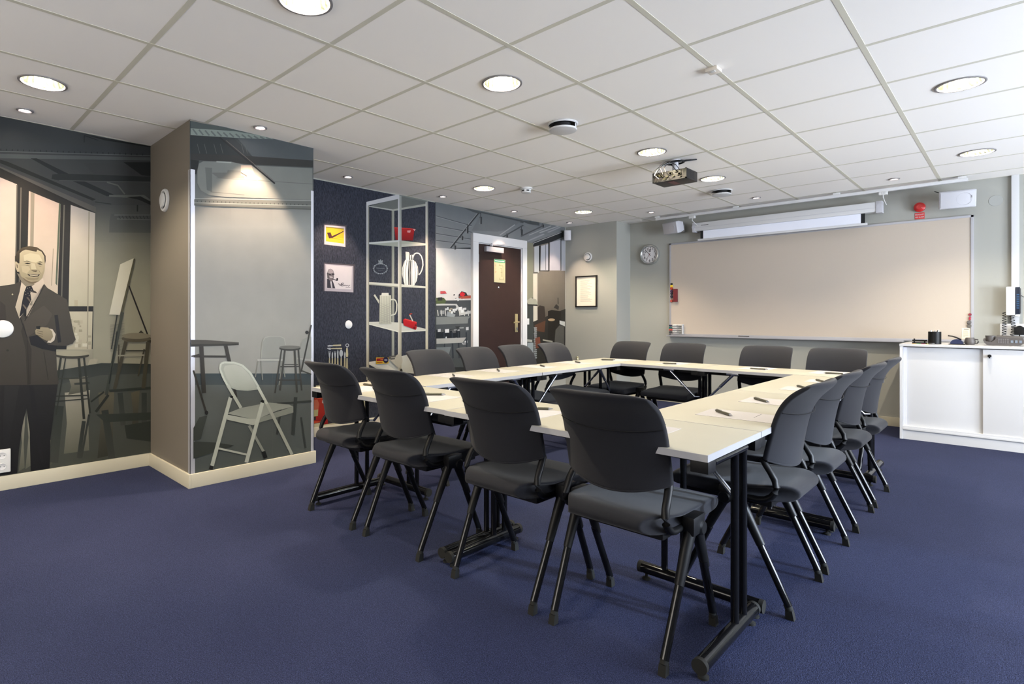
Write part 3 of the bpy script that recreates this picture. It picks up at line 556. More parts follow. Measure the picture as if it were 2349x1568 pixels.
    A.poly(F([(905,430),(1055,375),(1165,335),(1165,385),(1055,430),(915,470)]), (50,52,54)); A.line(*F([(905,440),(1150,345)]), 1.4, (190,192,192)); A.done('printed_ceiling_track', lf)
    A.start(); A.poly(F([(845,430),(905,440),(905,900),(845,960)]), (150,148,128)); A.poly(F([(905,470),(960,455),(1180,400),(1180,1130),(905,1130)]), (152,144,132), (100,92,82)); A.poly(F([(915,470),(955,460),(955,690),(915,690)]), (206,208,212)); A.poly(F([(955,460),(970,456),(965,675),(957,678)]), (44,44,46)); A.poly(F([(972,462),(1035,446),(1035,670),(968,672)]), (202,204,212)); A.poly(F([(1050,432),(1140,410),(1140,672),(1045,672)]), (198,198,206)); A.poly(F([(1146,405),(1180,400),(1180,675),(1146,675)]), (196,198,204)); A.line(*F([(1012,450),(1012,668)]), 1.2, (110,112,116)); A.line(*F([(1040,430),(1040,678)]), 3, (44,44,46)); A.line(*F([(1143,400),(1143,672)]), 2, (70,72,74)); A.line(*F([(960,675),(1040,677)]), 1.6, (40,40,42)); A.poly(F([(905,690),(942,690),(942,1110),(905,1110)]), (222,214,198)); A.poly(F([(905,684),(945,684),(945,698),(905,698)]), (110,108,100)); A.done('printed_windows', lf)
    A.start(); random.seed(11)
    A.poly(F([(75,930),(380,925),(380,1500),(75,1500)]), (70,74,78), (84,90,94)); A.poly(F([(75,955),(250,958),(300,1030),(370,1015),(370,1040),(285,1055),(240,970),(75,972)]), (196,196,194)); A.poly(F([(75,1070),(370,1065),(350,1085),(345,1125),(75,1135)]), (126,130,130)); A.poly(F([(75,905),(140,905),(160,930),(150,955),(75,958)]), (84,96,66)); A.poly(F([(75,1180),(280,1170),(280,1250),(75,1255)]), (34,38,44)); A.ell(1034.5,712.5,5.5,6,(170,160,140)); A.poly(F([(170,1020),(240,1050),(230,1070),(165,1065)]), (150,156,160))
    for k in range(46):
        x = 80+random.random()*270; y = random.choice([870+random.random()*60, 985+random.random()*40, 1150+random.random()*30, 1240+random.random()*60]); w = 10+random.random()*30; h = 6+random.random()*22; c = random.choice([50,90,150,200,226])
        A.poly(F([(x,y),(x+w,y-3),(x+w,y+h),(x,y+h+2)]), (c,c+2,c+4))
    A.poly(F([(262,885),(290,850),(330,860),(345,890),(300,900)]), (50,48,50)); A.poly(F([(275,865),(300,855),(322,872),(310,895),(280,890)]), (196,46,56)); A.poly(F([(262,898),(370,885),(370,910),(290,915)]), (166,82,66)); A.poly(F([(110,850),(150,848),(165,870),(110,872)]), (190,80,84))
    for x in (85,115,150,270,310,345): A.line(*F([(x,1010),(x+6,1060)]), 2, (200,200,196))
    for x in (140,210,262,330): A.line(*F([(x,1200),(x+8,1420)]), 3, (52,58,66))
    A.poly(F([(75,1255),(330,1245),(300,1290),(75,1300)]), (176,176,172)); A.poly(F([(75,1330),(200,1325),(150,1500),(75,1500)]), (120,128,132)); A.done('printed_desks', lf)
    A.start(); A.poly(F([(845,960),(905,940),(905,1520),(845,1500)]), (70,74,72)); A.poly(F([(905,1110),(1180,1000),(1180,1540),(905,1540)]), (52,50,46)); A.poly(F([(940,990),(960,970),(1000,980),(1008,1060),(1000,1120),(945,1120)]), (60,52,48)); A.poly(F([(1030,1020),(1060,1010),(1140,1020),(1145,1080),(1130,1330),(1030,1290)]), (44,40,36)); A.poly(F([(1080,990),(1100,960),(1125,980),(1120,1010)]), (60,56,54)); A.line(*F([(1116,905),(1118,960)]), 1.6, (50,48,46)); A.ell(1264,733,8,3,(186,160,126)); A.poly(F([(915,1140),(1010,1100),(1000,1200),(930,1190)]), (96,66,50)); A.poly(F([(1130,1100),(1175,1110),(1175,1150),(1130,1130)]), (214,214,206)); A.poly(F([(1095,1180),(1130,1140),(1168,1150),(1168,1440),(1085,1300)]), (92,90,84)); A.poly(F([(850,930),(880,905),(930,920),(945,965),(860,965)]), (176,176,160)); A.line(*F([(845,965),(940,970)]), 3, (46,46,44))
    for k in range(16): y = 1160+k*17; A.poly(F([(908+(k%3)*3,y),(935,y),(933,y+8),(912,y+9)]), (196,204,206))
    A.poly(F([(850,1260),(895,1265),(893,1285),(850,1280)]), (190,190,180)); A.poly(F([(855,1290),(905,1290),(905,1520),(855,1500)]), (160,170,174)); A.poly(F([(985,1260),(1070,1275),(1068,1288),(985,1272)]), (170,166,150)); A.poly(F([(920,1250),(960,1240),(970,1330),(925,1340)]), (120,72,56)); A.done('printed_office_chairs', lf)

# ------------------------------------------------------------------ door
DY0, DY1, DZ = 4.917, 5.757, 2.018
t = empty('door_1', (XL, DY0, 0)); t['kind'] = 'structure'
b = MB(); fw = .095
b.box((0,-fw,0),(.045,0,DZ+.0),.004); b.box((0,DY1-DY0,0),(.045,DY1-DY0+fw,DZ),.004); b.box((0,-fw,DZ),(.045,DY1-DY0+fw,DZ+.105),.004); b.build('door_frame', M_white, t)
b = MB(); b.box((0,0,.005),(.02,DY1-DY0,DZ-.003),.002); leaf = b.build('door_leaf', M_door, t); W_ = DY1-DY0
b = MB(); b.box((.0,.002,-.0),(.03,.012,DZ)); b.box((0,W_-.012,0),(.03,W_-.002,DZ)); b.box((0,0,DZ-.012),(.03,W_,DZ-.002)); b.build('door_stop', M_white, t)
for zz in (1.83, .25):
    b = MB(); b.tube([(.024,.004,zz-.05),(.024,.004,zz+.05)], .009); b.box((.018,.004,zz-.045),(.023,.028,zz+.045)); b.build('hinge', M_alu, t)
b = MB(); b.box((.02,.12,DZ-.10),(.065,.44,DZ-.035),.006); cl = b.build('door_closer', M_alu, t)
b = MB(); b.tube([(.06,.22,DZ-.03),(.06,.22,DZ+.005)], .012); b.box((.05,.19,DZ-.002),(.062,.47,DZ+.012),.003,rot=Matrix.Rotation(radians(9),3,'X')); b.build('closer_arm', M_alu, cl)
hy = onx(1185,740,XL+.03).y-DY0; hz = onx(1185,740,XL+.03).z
b = MB(); b.box((.02,hy-.025,hz-.12),(.028,hy+.028,hz+.115),.003); hp = b.build('lock_plate', M_brass, t)
b = MB(); b.tube([(.028,hy+.008,hz+.01),(.065,hy+.008,hz+.01),(.072,hy-.01,hz+.01),(.07,hy-.11,hz+.004)], .0095); b.build('door_handle', M_brass, hp)
b = MB(); b.tube([(.028,hy+.006,hz-.07),(.036,hy+.006,hz-.07)], .011); b.box((.036,hy,hz-.10),(.04,hy+.014,hz-.072)); b.build('key', M_chr, hp)
b = MB(); p = onx(1144,659,XL+.02); b.lathe([(0,.006),(.008,.006),(.013,.002),(.014,0)], (.02,p.y-DY0,p.z), (1,0,0), 20); b.build('peephole', M_chr, t)
p0 = onx(1133,593,XL+.02); p1 = onx(1158.5,649,XL+.02); py0, py1 = p0.y, onx(1158.5,620,XL+.02).y; pz1, pz0 = p0.z, onx(1133,647,XL+.02).z
sg = empty('safety_notice', (XL+.0205, py0, pz0)); tag(sg, 'green headed evacuation notice fixed to the brown door', 'sign')
b = MB(); w, h = py1-py0, pz1-pz0; b.box((0,0,0),(.004,w,h),.001); b.build('notice_board', mat('notice_cream', (.42,.39,.24), .5), sg)
b = MB(); b.box((.004,.006,h-.042),(.0048,w-.006,h-.006)); b.build('notice_header', mat('notice_green', (.03,.25,.13), .4), sg)
def rows(name, parent, X, y0, y1, z0, z1, n, m, hh=.002, seed=1, axis='L', frac=(.4,1)):
    random.seed(seed); b = MB()
    for k in range(n):
        z = z1 - (z1-z0)*k/max(n-1,1); e = y0+(y1-y0)*random.uniform(*frac)
        if axis == 'L': b.box((X,y0,z-hh),(X+.0004,e,z+hh))
        else: b.box((y0,X-.0004,z-hh),(e,X,z+hh))
    return b.build(name, m, parent)
b = MB(); b.box((.0048,.018,h-.030),(.0052,w-.018,h-.018)); b.build('notice_heading', M_white, sg)
rows('notice_text', sg, .0042, .012, .045, h*.40, h*.82, 9, mat('notice_red_text', (.45,.12,.06), .5), seed=3)
b = MB(); 
for (a0,a1,c0,c1) in ((.055,.105,.72,.74),(.06,.064,.74,.80),(.1,.104,.25,.72),(.085,.089,.25,.60),(.06,.11,.12,.14),(.06,.064,.12,.2),(.105,.109,.14,.24),(.07,.09,.6,.62),(.075,.095,.42,.44)): b.box((.0042,a0*w/.13,c0*h),(.0047,a1*w/.13,c1*h))
b.build('floor_plan', mat('plan_olive', (.22,.2,.1), .5), sg)

# ------------------------------------------------------------------ chairs
def make_chair():
    t = empty('conference_chair'); 
    # backrest
    prof = [(.530,-.160),(.541,-.1612),(.60,-.167),(.66,-.176),(.72,-.188),(.77,-.205),(.812,-.230),(.845,-.262),(.872,-.300)]
    nu = 13; R = []
    def pt(u, k, side):
        z, y = prof[k]; tt = k/(len(prof)-1); hw = .206 - .012*tt - .006*(1-tt)**3
        hw *= 1 - (.04*max(0,(tt-.8)/.2)**2)
        th = (.019 if k < len(prof)-1 else .012)*(1-.55*abs(u)**4)
        yy = y + .052*u*u*(1-.25*tt) ; zz = z + (.040*u*u if k < 2 else .018*u*u if k == 2 else 0) - .010*abs(u)**8*max(0,(tt-.55)/.45)**2
        i = min(max(k,1),len(prof)-2); d = Vector((prof[i+1][1]-prof[i-1][1], prof[i+1][0]-prof[i-1][0])).normalized(); ny, nz = d.y, -d.x
        return (u*hw, yy+side*th*ny, zz+side*th*nz)
    us = [-1,-.97,-.88,-.7,-.45,-.2,0,.2,.45,.7,.88,.97,1]
    P = []
    K = len(prof)
    for u in us:
        ring = [pt(u,k,1) for k in range(K)] + [pt(u,k,-1) for k in range(K-1,-1,-1)]
        P.append(ring)
    b = MB(); vs = [q for r in P for q in r]; m = 2*K
    fs = [[i*m+j,(i+1)*m+j,(i+1)*m+(j+1)%m,i*m+(j+1)%m] for i in range(nu-1) for j in range(m)]
    for e in (0, nu-1):
        for j in range(K-1): fs.append([e*m+j, e*m+j+1, e*m+m-2-j, e*m+m-1-j])
    b.add(vs, fs, 0, True); bk = b.build('backrest', M_fab, t, sub=2, auto=False)
    b = MB(); pts = []
    for u in [x/8 for x in range(-8,9)]:
        q = pt(u*.98, 5, -1); pts.append((q[0], q[1]-.0008, q[2]-.012*(1-u*u)-.008))
    b.tube(pts, .0014, 6); b.build('seam', M_blk, bk)
    b = MB(); pts = []
    for u in [x/8 for x in range(-8,9)]:
        q = pt(u*.97, 0, -1); pts.append((q[0], q[1]+.004, q[2]+.003))
    b.tube(pts, .004, 8); b.build('piping', M_fab, bk)
    # seat
    sp = [(.255,.410),(.279,.422),(.283,.442),(.262,.457),(.16,.464),(.04,.462),(-.06,.465),(-.13,.474),(-.178,.478),(-.210,.468),(-.222,.448),(-.214,.426),(-.185,.413),(-.13,.410),(-.04,.412),(.06,.410),(.18,.408)]
    b = MB(); nu = 13; P = []
    US = [-1,-.99,-.95,-.85,-.6,-.3,0,.3,.6,.85,.95,.99,1]
    for i in range(nu):
        u = US[i]; s = .72 if abs(u) == 1 else .90 if abs(u) > .98 else 1
        ring = []
        for (y,z) in sp:
            hw = .208 if y > -.08 else .208-.070*((-.08-y)/.142)**1.5
            yy = y*(1-.05*abs(u)**5) if y > .2 else y
            cyy, cz = .03, .438
            ring.append((u*hw, cyy+(yy-cyy)*(1-(1-s)*.25), cz+(z-cz)*s))
        P.append(ring)
    m = len(sp); vs = [q for r in P for q in r]; fs = [[i*m+j,(i+1)*m+j,(i+1)*m+(j+1)%m,i*m+(j+1)%m] for i in range(nu-1) for j in range(m)] + [list(range(m)), [(nu-1)*m+j for j in range(m)][::-1]]
    b.add(vs, fs, 0, True); b.build('seat', M_fab, t, sub=1, auto=False)
    b = MB(); b.box((-.175,-.13,.385),(.175,.21,.420),.012); b.build('seat_pan', M_blk, t)
    for s in (-1,1):
        b = MB(); b.tube([(s*.192,-.01,.420),(s*.193,-.05,.414),(s*.193,-.085,.413),(s*.193,-.112,.419),(s*.193,-.132,.432),(s*.192,-.145,.450),(s*.191,-.150,.472),(s*.190,-.143,.498),(s*.188,-.128,.525),(s*.184,-.110,.550),(s*.179,-.095,.575)], .0120, 12, flat=1.15, up=None); b.build('back_support', M_blk, t)
        b = MB(); b.box((s*.200,-.046,.392),(s*.242,.048,.456),.012); b.tube([(s*.219,-.014,.425),(s*.217,-.055,.345),(s*.216,-.103,.248)], .0225, 12, r1=.0165, flat=.95); b.tube([(s*.219,.02,.425),(s*.217,.06,.345),(s*.216,.108,.248)], .0225, 12, r1=.0165, flat=.95)
        b.lathe([(0,.006),(.02,.006),(.024,.001),(.025,0)], (s*.242,.024,.408), (s,0,0), 24); b.box((s*.15,-.03,.395),(s*.2,.03,.425),.004); b.build('leg_bracket', M_blk, t)
        for f in (-1,1):
            b = MB(); b.tube([(s*.217,f*.09,.27),(s*.210,f*.196,.045)], .0132, 14, flat=1.1); lg = b.build('leg', M_bcoat, t)
            b = MB(); p = Vector((s*.210,f*.196,.05)); q = Vector((s*.210,f*.208,.0))
            b.tube([(s*.2103,f*.191,.052),(s*.210,f*.199,.032)], .0138, 12, caps=True); 
            b.add([(s*.21-.012,f*.187,.034),(s*.21+.012,f*.187,.034),(s*.21+.012,f*.210,.034),(s*.21-.012,f*.210,.034),(s*.21-.0125,f*.188,0),(s*.21+.0125,f*.188,0),(s*.21+.0125,f*.217,0),(s*.21-.0125,f*.217,0)], [[0,1,2,3],[4,5,6,7],[0,1,5,4],[2,3,7,6],[1,2,6,5],[0,3,7,4]]); b.build('foot_cap', M_rub, lg)
    return t
ch0 = make_chair(); used = False
ORD = ['first','second','third','fourth']
CH = []
for i,x in enumerate((-2.712,-2.172,-1.518,-1.003)): CH.append((x,1.886,0,'front', ['dark grey upholstered chair nearest the pillar, its back to the viewer','dark grey chair with its back to the viewer, second from the pillar','dark grey chair with its back to the viewer, third from the pillar','large dark grey chair nearest the viewer at the front corner of the tables'][i]))
for i,y in enumerate((2.535,3.055,3.71,4.243)): CH.append((-.806,y,pi/2,'right', ['dark grey chair on the right side of the tables, nearest the viewer','dark grey chair second from the viewer on the right side of the tables','dark grey chair third from the viewer on the right side of the tables','dark grey chair on the right side of the tables, nearest the white cabinet'][i]))
for i,(x,r) in enumerate(((-2.765,-3),(-2.215,2),(-1.515,0),(-1.01,0))): CH.append((x,4.93,pi+radians(r),'back', ['grey chair facing the viewer in front of the wall corner by the nook','grey chair facing the viewer below the left end of the pin board','grey chair facing the viewer below the middle of the pin board','grey chair facing the viewer nearest the white cabinet'][i]))
for i,y in enumerate((2.77,3.275,3.775,4.33)): CH.append((-2.905,y,-pi/2,'left', ['grey chair in front of the printed shelf on the left side of the tables','grey chair in front of the pale desk mural left of the door','grey chair in front of the brown door','grey chair right of the door, beside the beige wall'][i]))
for (x,y,rz,side,lab) in CH:
    if not used: o = ch0; o.location = (x,y,0); o.rotation_euler = (0,0,rz); used = True
    else: o = dup(ch0, (x,y,0), rz)
    tag(o, lab, 'chair', {'front':'chairs along the front of the tables','right':'chairs along the right side of the tables','back':'chairs along the far side of the tables','left':'chairs along the left side of the tables'}[side])

# ------------------------------------------------------------------ tables: local +Y is the sitting side, length along X
TL, TW, TH = 1.165, .495, .70
def make_table():
    t = empty('folding_table'); hl, hw = TL/2, TW/2
    b = MB(); b.box((-hl+.0015,-hw+.0015,TH-.022),(hl-.0015,hw-.0015,TH),.0012); tp = b.build('tabletop', M_wtop, t)
    b = MB(); 
    for s in (-1,1): b.box((-hl,s*hw,TH-.0222),(hl,s*(hw-.0025),TH-.0004)); b.box((s*hl,-hw,TH-.0222),(s*(hl-.0025),hw,TH-.0004))
    b.build('edge_band', M_wedge, tp)
    b = MB()
    for s in (-1,1): b.box((-hl+.05,s*.10,TH-.055),(hl-.05,s*.13,TH-.022),.003)
    b.build('side_rail', M_blk, t)
    for s in (-1,1):
        X = s*(hl-.026)
        for e in (-1,1):
            b = MB(); b.box((X-s*.03,e*(hw-.004),TH-.06),(X+s*.026,e*(hw-.065),TH-.022),.003); b.build('corner_block', M_blk, t)
        b = MB(); b.tube([(X,.235,.048),(X,-.235,.048)], .0235, 18); b.tube([(X,-hw+.10,TH-.043),(X,hw-.10,TH-.043)], .015, 12)
        for y in (-.055,-.135): b.tube([(X,y,.06),(X,y,TH-.04)], .0135, 14)
        lg = b.build('leg', M_bcoat, t)
        for e in (-1,1):
            b = MB(); b.tube([(X,e*.232,.048),(X,e*.248,.048)], .0245, 18); b.build('end_cap', M_rub, lg)
            b = MB(); b.lathe([(.0,0),(.017,0),(.017,.007),(.006,.012),(.006,.03)], (X,e*.215,0), n=16); b.build('foot_glide', M_rub, lg)
        b = MB(); xa, xb = X-s*.03, X-s*.235
        b.box((xb-.045,-.215,TH-.040),(xb+.045,-.170,TH-.022),.003)
        b.tube([(xb,-.19,TH-.036),(xa,-.168,.455)], .0085, 10); b.tube([(xb,-.19,TH-.036),(xb+(xa-xb)*.52,-.1786,TH-.036-(TH-.036-.455)*.52)], .0115, 10); b.tube([(xa,-.168,.455),(X,-.146,.455)], .006, 10); b.lathe([(0,.004),(.007,.004),(.007,0)], (xb+(xa-xb)*.5,-.190,TH-.15), (0,-1,0), 12); b.build('brace', M_chr, t)
    return t
tb0 = make_table(); used = False
x1 = -.672; yF = 1.724
TB = [(x1-TL*.5, yF+TW/2, pi, 'white folding table nearest the viewer, at the front right corner'),
      (x1-TL*1.5-.004, yF+TW/2+.01, pi, 'white folding table at the front left, nearest the pillar'),
      (x1-TW/2, yF+TW+TL*.5+.004, -pi/2, 'near white folding table of the right side of the square'),
      (x1-TW/2, yF+TW+TL*1.5+.008, -pi/2, 'far white folding table of the right side of the square'),
      (x1-TL*.5-.03, 4.82, 0, 'far white folding table in front of the pin board, right half'),
      (x1-TL*1.5-.034, 4.835, 0, 'far white folding table in front of the nook corner, left half'),
      (x1-TL*2-.004-.05+TW/2, yF+TW+TL*.5+.03, pi/2, 'near white folding table of the left side of the square'),
      (x1-TL*2-.004-.05+TW/2, yF+TW+TL*1.5+.036, pi/2, 'far white folding table of the left side, in front of the door')]
for (x,y,rz,lab) in TB:
    if not used: o = tb0; o.location = (x,y,0); o.rotation_euler = (0,0,rz); used = True
    else: o = dup(tb0, (x,y,0), rz)
    tag(o, lab, 'table', 'white folding tables set in a square')
# papers and pens, one set per seat
b = MB(); b.box((-.105,-.148,0),(.105,.148,.0012)); pp = b.build('paper_sheet', M_paper)
b = MB(); b.box((-.09,.06,.0012),(-.012,.0625,.0015)) ; b.box((.0,.06,.0012),(.016,.0625,.0015)); b.build('printed_line', M_dgrey, pp)
pn = empty('ballpoint_pen')
b = MB(); b.tube([(-.062,0,.0065),(.045,0,.0065)], .0062, 12); b.build('barrel', M_pen, pn)
b = MB(); b.tube([(.045,0,.0065),(.066,0,.0065)], .0055, 12, r1=.0012); b.tube([(-.062,0,.0065),(-.072,0,.0065)], .003, 10); b.build('tip', M_chr, pn)
b = MB(); b.box((-.062,-.0015,.0125),(-.02,.0015,.0142),.0005); b.build('clip', M_chr, pn)
# (pen pixel ends, paper centre)  measured on the table plane
PEN = [((842,882),(858,884),'front'),((976,904),(1012,904),'front'),((1218,936),(1252,937),'front'),((1480,968),(1500,970),'front'),
       ((1643,941),(1680,953),'right'),((1731,913),(1765,922),'right'),((1830,885),(1856,891),'right'),((1873,871),(1896,876),'right'),
       ((1408,822),(1430,822.5),'back'),((1547,830.5),(1570,831),'back'),((1734,843.5),(1762,845),'back'),((1903,854.5),(1936,856),'back'),
       ((1038,857),(1044,864),'left'),((1139,846),(1148,852),'left'),((1238,837),(1252,841),'left'),((1319,829),(1333,832),'left')]
NAMES = {'front':['nearest the pillar on the front row','second from the pillar on the front row','third from the pillar on the front row','at the front right corner of the tables'],
 'right':['nearest the viewer on the right side','second from the viewer on the right side','third from the viewer on the right side','fourth from the viewer on the right side'],
 'back':['at the left end of the far row','second from the left on the far row','third from the left on the far row','at the right end of the far row'],
 'left':['nearest the viewer on the left side','second from the viewer on the left side','third from the viewer on the left side','farthest on the left side']}
cnt = {}; first = True
for k,(p,q,side) in enumerate(PEN):
    i = cnt.get(side,0); cnt[side] = i+1; where = NAMES[side][i]; hx,hy = [c for c in CH if c[3] == side][i][:2]
    a, c = onz(p[0],p[1],TH+.007), onz(q[0],q[1],TH+.007); m = (a+c)/2; ang = math.atan2((c-a).y,(c-a).x)
    if side == 'front': pc, pr = (hx, yF+.19), pi+radians(2)
    elif side == 'right': pc, pr = (x1-.175, hy-.02), -pi/2+radians(2)
    elif side == 'back': pc, pr = (hx, 4.90), radians(-2)
    else: pc, pr = (TB[6][0]-TW/2+.17, hy), pi/2+radians(2)
    if side in ('front','back'): m.x = min(max(m.x, hx-.15), hx+.15)
    else: m.y = min(max(m.y, hy-.13), hy+.13)
    if side == 'back': m.y = 4.80
    if side == 'left': m.x = min(max(m.x, pc[0]-.06), pc[0]+.10)
    if side == 'right': m.x = min(max(m.x, pc[0]-.17), pc[0]+.05)
    if side == 'front': m.y = min(max(m.y, pc[1]-.02), pc[1]+.14)
    o = pp if first else dup(pp, (0,0,0), 0); o.location = (pc[0],pc[1],TH); o.rotation_euler = (0,0,pr); tag(o, 'white note sheet on the table '+where, 'paper', 'note sheets on the tables')
    o = pn if first else dup(pn, (0,0,0), 0); o.location = (m.x,m.y,TH+.0012); o.rotation_euler = (0,0,ang); tag(o, 'dark pen on the sheet '+where, 'pen', 'pens on the tables'); first = False

# ------------------------------------------------------------------ end wall fittings
tl, tr, bl = ony(1537,556,YE), ony(2234,496,YE), ony(1537,768,YE)
bx0, bx1, bz0, bz1 = tl.x, tr.x, .878, 2.085
t = empty('pin_board', (bx0, YE, bz0)); tag(t, 'wide beige board in a thin aluminium frame on the end wall', 'board'); w, h = bx1-bx0, bz1-bz0
b = MB(); b.box((.01,-.016,.01),(w-.01,-.004,h-.01)); b.build('board_surface', M_board, t)
b = MB()
for q in (((0,-.022,0),(.022,0,h)),((w-.022,-.022,0),(w,0,h)),((0,-.022,h-.022),(w,0,h)),((0,-.022,0),(w,0,.022))): b.box(*q, .002)
b.build('board_frame', M_alu, t)
b = MB(); b.box((-.01,-.085,-.014),(2.46,0,-.002),.002); b.box((-.01,-.089,-.014),(2.46,-.083,.006),.001); b.build('pen_tray', M_alu, t)
b = MB()
for px in (1545,1557,1860,2007):
    q = ony(px,775,YE-.05).x-bx0; b.box((q-.006,-.088,.0),(q+.006,-.082,.004))
b.build('tray_end_clip', M_dgrey, t)
# marker on tray
q = onz(1708,773,bz0); o = MB().tube([(-.07,0,0),(.05,0,0)], .008, 12).build('marker_pen', M_blk); o.location = (ony(1708,773,YE-.045).x, YE-.045, bz0+.0064); tag(o, 'black marker lying on the aluminium tray under the board', 'marker')
# column of magnets / holder at the left edge
for k,(py,c,r) in enumerate(((651,(.01,.01,.01),.014),(656,(.75,.55,.03),.017),(661.5,(.35,.04,.02),.019),(668,(.05,.02,.06),.018),(673,(.02,.02,.04),.016),(680,(.03,.03,.05),.018),(690,(.35,.06,.04),.019))):
    p = ony(1541,py,YE-.022); o = MB().lathe([(0,.018),(r*.8,.018),(r,.012),(r,0)], (0,0,0), (0,-1,0), 20).build('magnet', mat('magnet_%d'%k, c, .4)); o.location = (p.x, YE-.022, p.z); tag(o, ['small black magnet topmost on the left frame of the board','yellow magnet on the left frame of the board','red-brown magnet just below the yellow one on the board frame','dark purple magnet on the left frame of the board','upper dark blue magnet beside the maroon eraser','lower dark blue magnet beside the maroon eraser','red magnet lowest on the left frame of the board'][k], 'magnet', 'magnets on the left board frame')
p = ony(1549,677,YE-.03); o = MB().box((-.024,-.035,-.085),(.024,0,.085),.006).build('board_eraser', M_dred); o.location = (p.x+.005, YE-.016, p.z); tag(o, 'maroon eraser stuck upright on the left of the board', 'eraser')
p0, p1 = ony(1537,743,YE-.03), ony(1566,766,YE-.03)
t = empty('marker_holder', (p0.x-.01, YE-.016, p1.z)); tag(t, 'white wall holder with stacked coloured markers on the lower left of the board', 'marker holder'); w, h = p1.x-p0.x+.02, p0.z-p1.z
b = MB(); b.box((.05,-.005,0),(w,0,h)); b.box((w-.01,-.045,0),(w,0,h),.002)
for k in range(5): b.box((.06,-.042,k*h/4.6-.001),(w,0,k*h/4.6+.003))
b.build('holder_rack', M_wplas, t)
for k,(c1) in enumerate(((.02,.03,.08),(.01,.12,.10),(.5,.05,.03),(.04,.03,.03))):
    z = h*(.86-.22*k); o = MB(); o.tube([(-.01,-.024,0),(.085,-.024,0)], .0085, 12); o.tube([(.03,-.024,0),(.035,-.024,0)], .009, 12); o = o.build('marker_pen', M_wplas); c = MB(); c.tube([(-.018,-.024,0),(.03,-.024,0)], .0092, 12); c.tube([(.085,-.024,0),(.088,-.024,0)], .007, 12); c.build('cap', mat('marker_cap_%d'%k, c1, .4), o); o.location = (p0.x-.01+.02, YE-.016, p1.z+z); tag(o, ['marker with a dark blue cap topmost in the white board holder','marker with a teal cap in the white board holder','marker with a red cap in the white board holder','marker with a brown-black cap lowest in the white board holder'][k], 'marker', 'markers in the board holder')
# lower right of board : magnets and note
for k,(px,py,c,r) in enumerate(((2229,721,(.20,.015,.03),.012),(2229,728,(.32,.02,.04),.009),(2228.5,731.8,(.32,.02,.04),.009),(2227,739,(.16,.15,.14),.017),(2227,747,(.16,.15,.13),.017))):
    p = ony(px,py,YE-.02); o = MB().lathe([(0,.012),(r*.85,.012),(r,.008),(r,0)], (0,0,0), (0,-1,0), 20).build('magnet', mat('magnet_r%d'%k, c, .4, metal=.6 if k > 2 else 0)); o.location = (p.x-.012, YE-.016, p.z); tag(o, ['dark red magnet topmost at the lower right of the board','upper small red magnet of the pair at the right of the board','lower small red magnet of the pair at the right of the board','upper grey metal magnet at the right of the board','lower grey metal magnet above the small note on the board'][k], 'magnet', 'magnets at the right board edge')
p0, p1 = ony(2206,752,YE-.02), ony(2229,777,YE-.02)
t = empty('taped_note', (p0.x, YE-.0165, p1.z)); tag(t, 'small cream note taped to the lower right corner of the board', 'note'); w, h = p1.x-p0.x-.012, p0.z-p1.z
b = MB(); b.box((0,-.001,0),(w,0,h)); b.build('note_paper', mat('cream_paper', (.66,.60,.46), .8), t)
b = MB(); b.box((w*.25,-.0014,h*.86),(w*.85,-.001,h*.91)); b.build('note_heading', M_dgrey, t)
rows('note_text', t, -.001, .01, w-.01, h*.2, h*.76, 7, mat('faded_ink', (.35,.3,.2), .7), .0016, 5, 'E')

# projection screen
p0, p1 = ony(1592,515,YE-.10), ony(2026,464,YE-.10); sx0, sx1 = p0.x, p1.x; sy = YE-.11
zt = 2.29; ct, cb = ony(1850,483,sy).z, ony(1850,504,sy).z; bz = ony(1850,527,sy).z
t = empty('projection_screen', (sx0, sy, cb)); tag(t, 'white roller projection screen hanging above the board, partly pulled down', 'projector screen'); W_ = sx1-sx0; ch = ct-cb
b = MB(); b.box((.03,-.045,0),(W_-.05,.045,ch),.008); cs = b.build('screen_case', M_white, t)
b = MB(); b.box((.03,-.0465,ch*.38),(W_-.05,-.044,ch*.42)); b.build('case_groove', M_gplas, cs)
b = MB(); b.box((.11,-.0468,ch*.62),(.20,-.045,ch*.68)); b.build('maker_plate', M_dgrey, cs)
for (xa,xb) in ((0,.035),(W_-.055,W_)):
    b = MB(); b.box((xa,-.05,-.012),(xb,.05,ch+.006),.008); b.lathe([(.0,.002),(.022,.002),(.022,0)], ((xa+xb)/2,-.05,ch*.5), (0,-1,0), 20); b.build('end_cap', M_gplas, t)
sh = cb-bz
b = MB(); b.box((.09,-.012,-sh),(W_-.15,-.010,.01)); sf = b.build('screen_fabric', M_dark, t)
b = MB(); b.box((.125,-.0135,-sh),(W_-.185,-.0122,.0)); b.build('white_area', M_screen, sf)
b = MB(); b.box((.06,-.024,-sh-.012),(W_-.13,.002,-sh+.012),.004); b.build('bottom_bar', M_white, t)
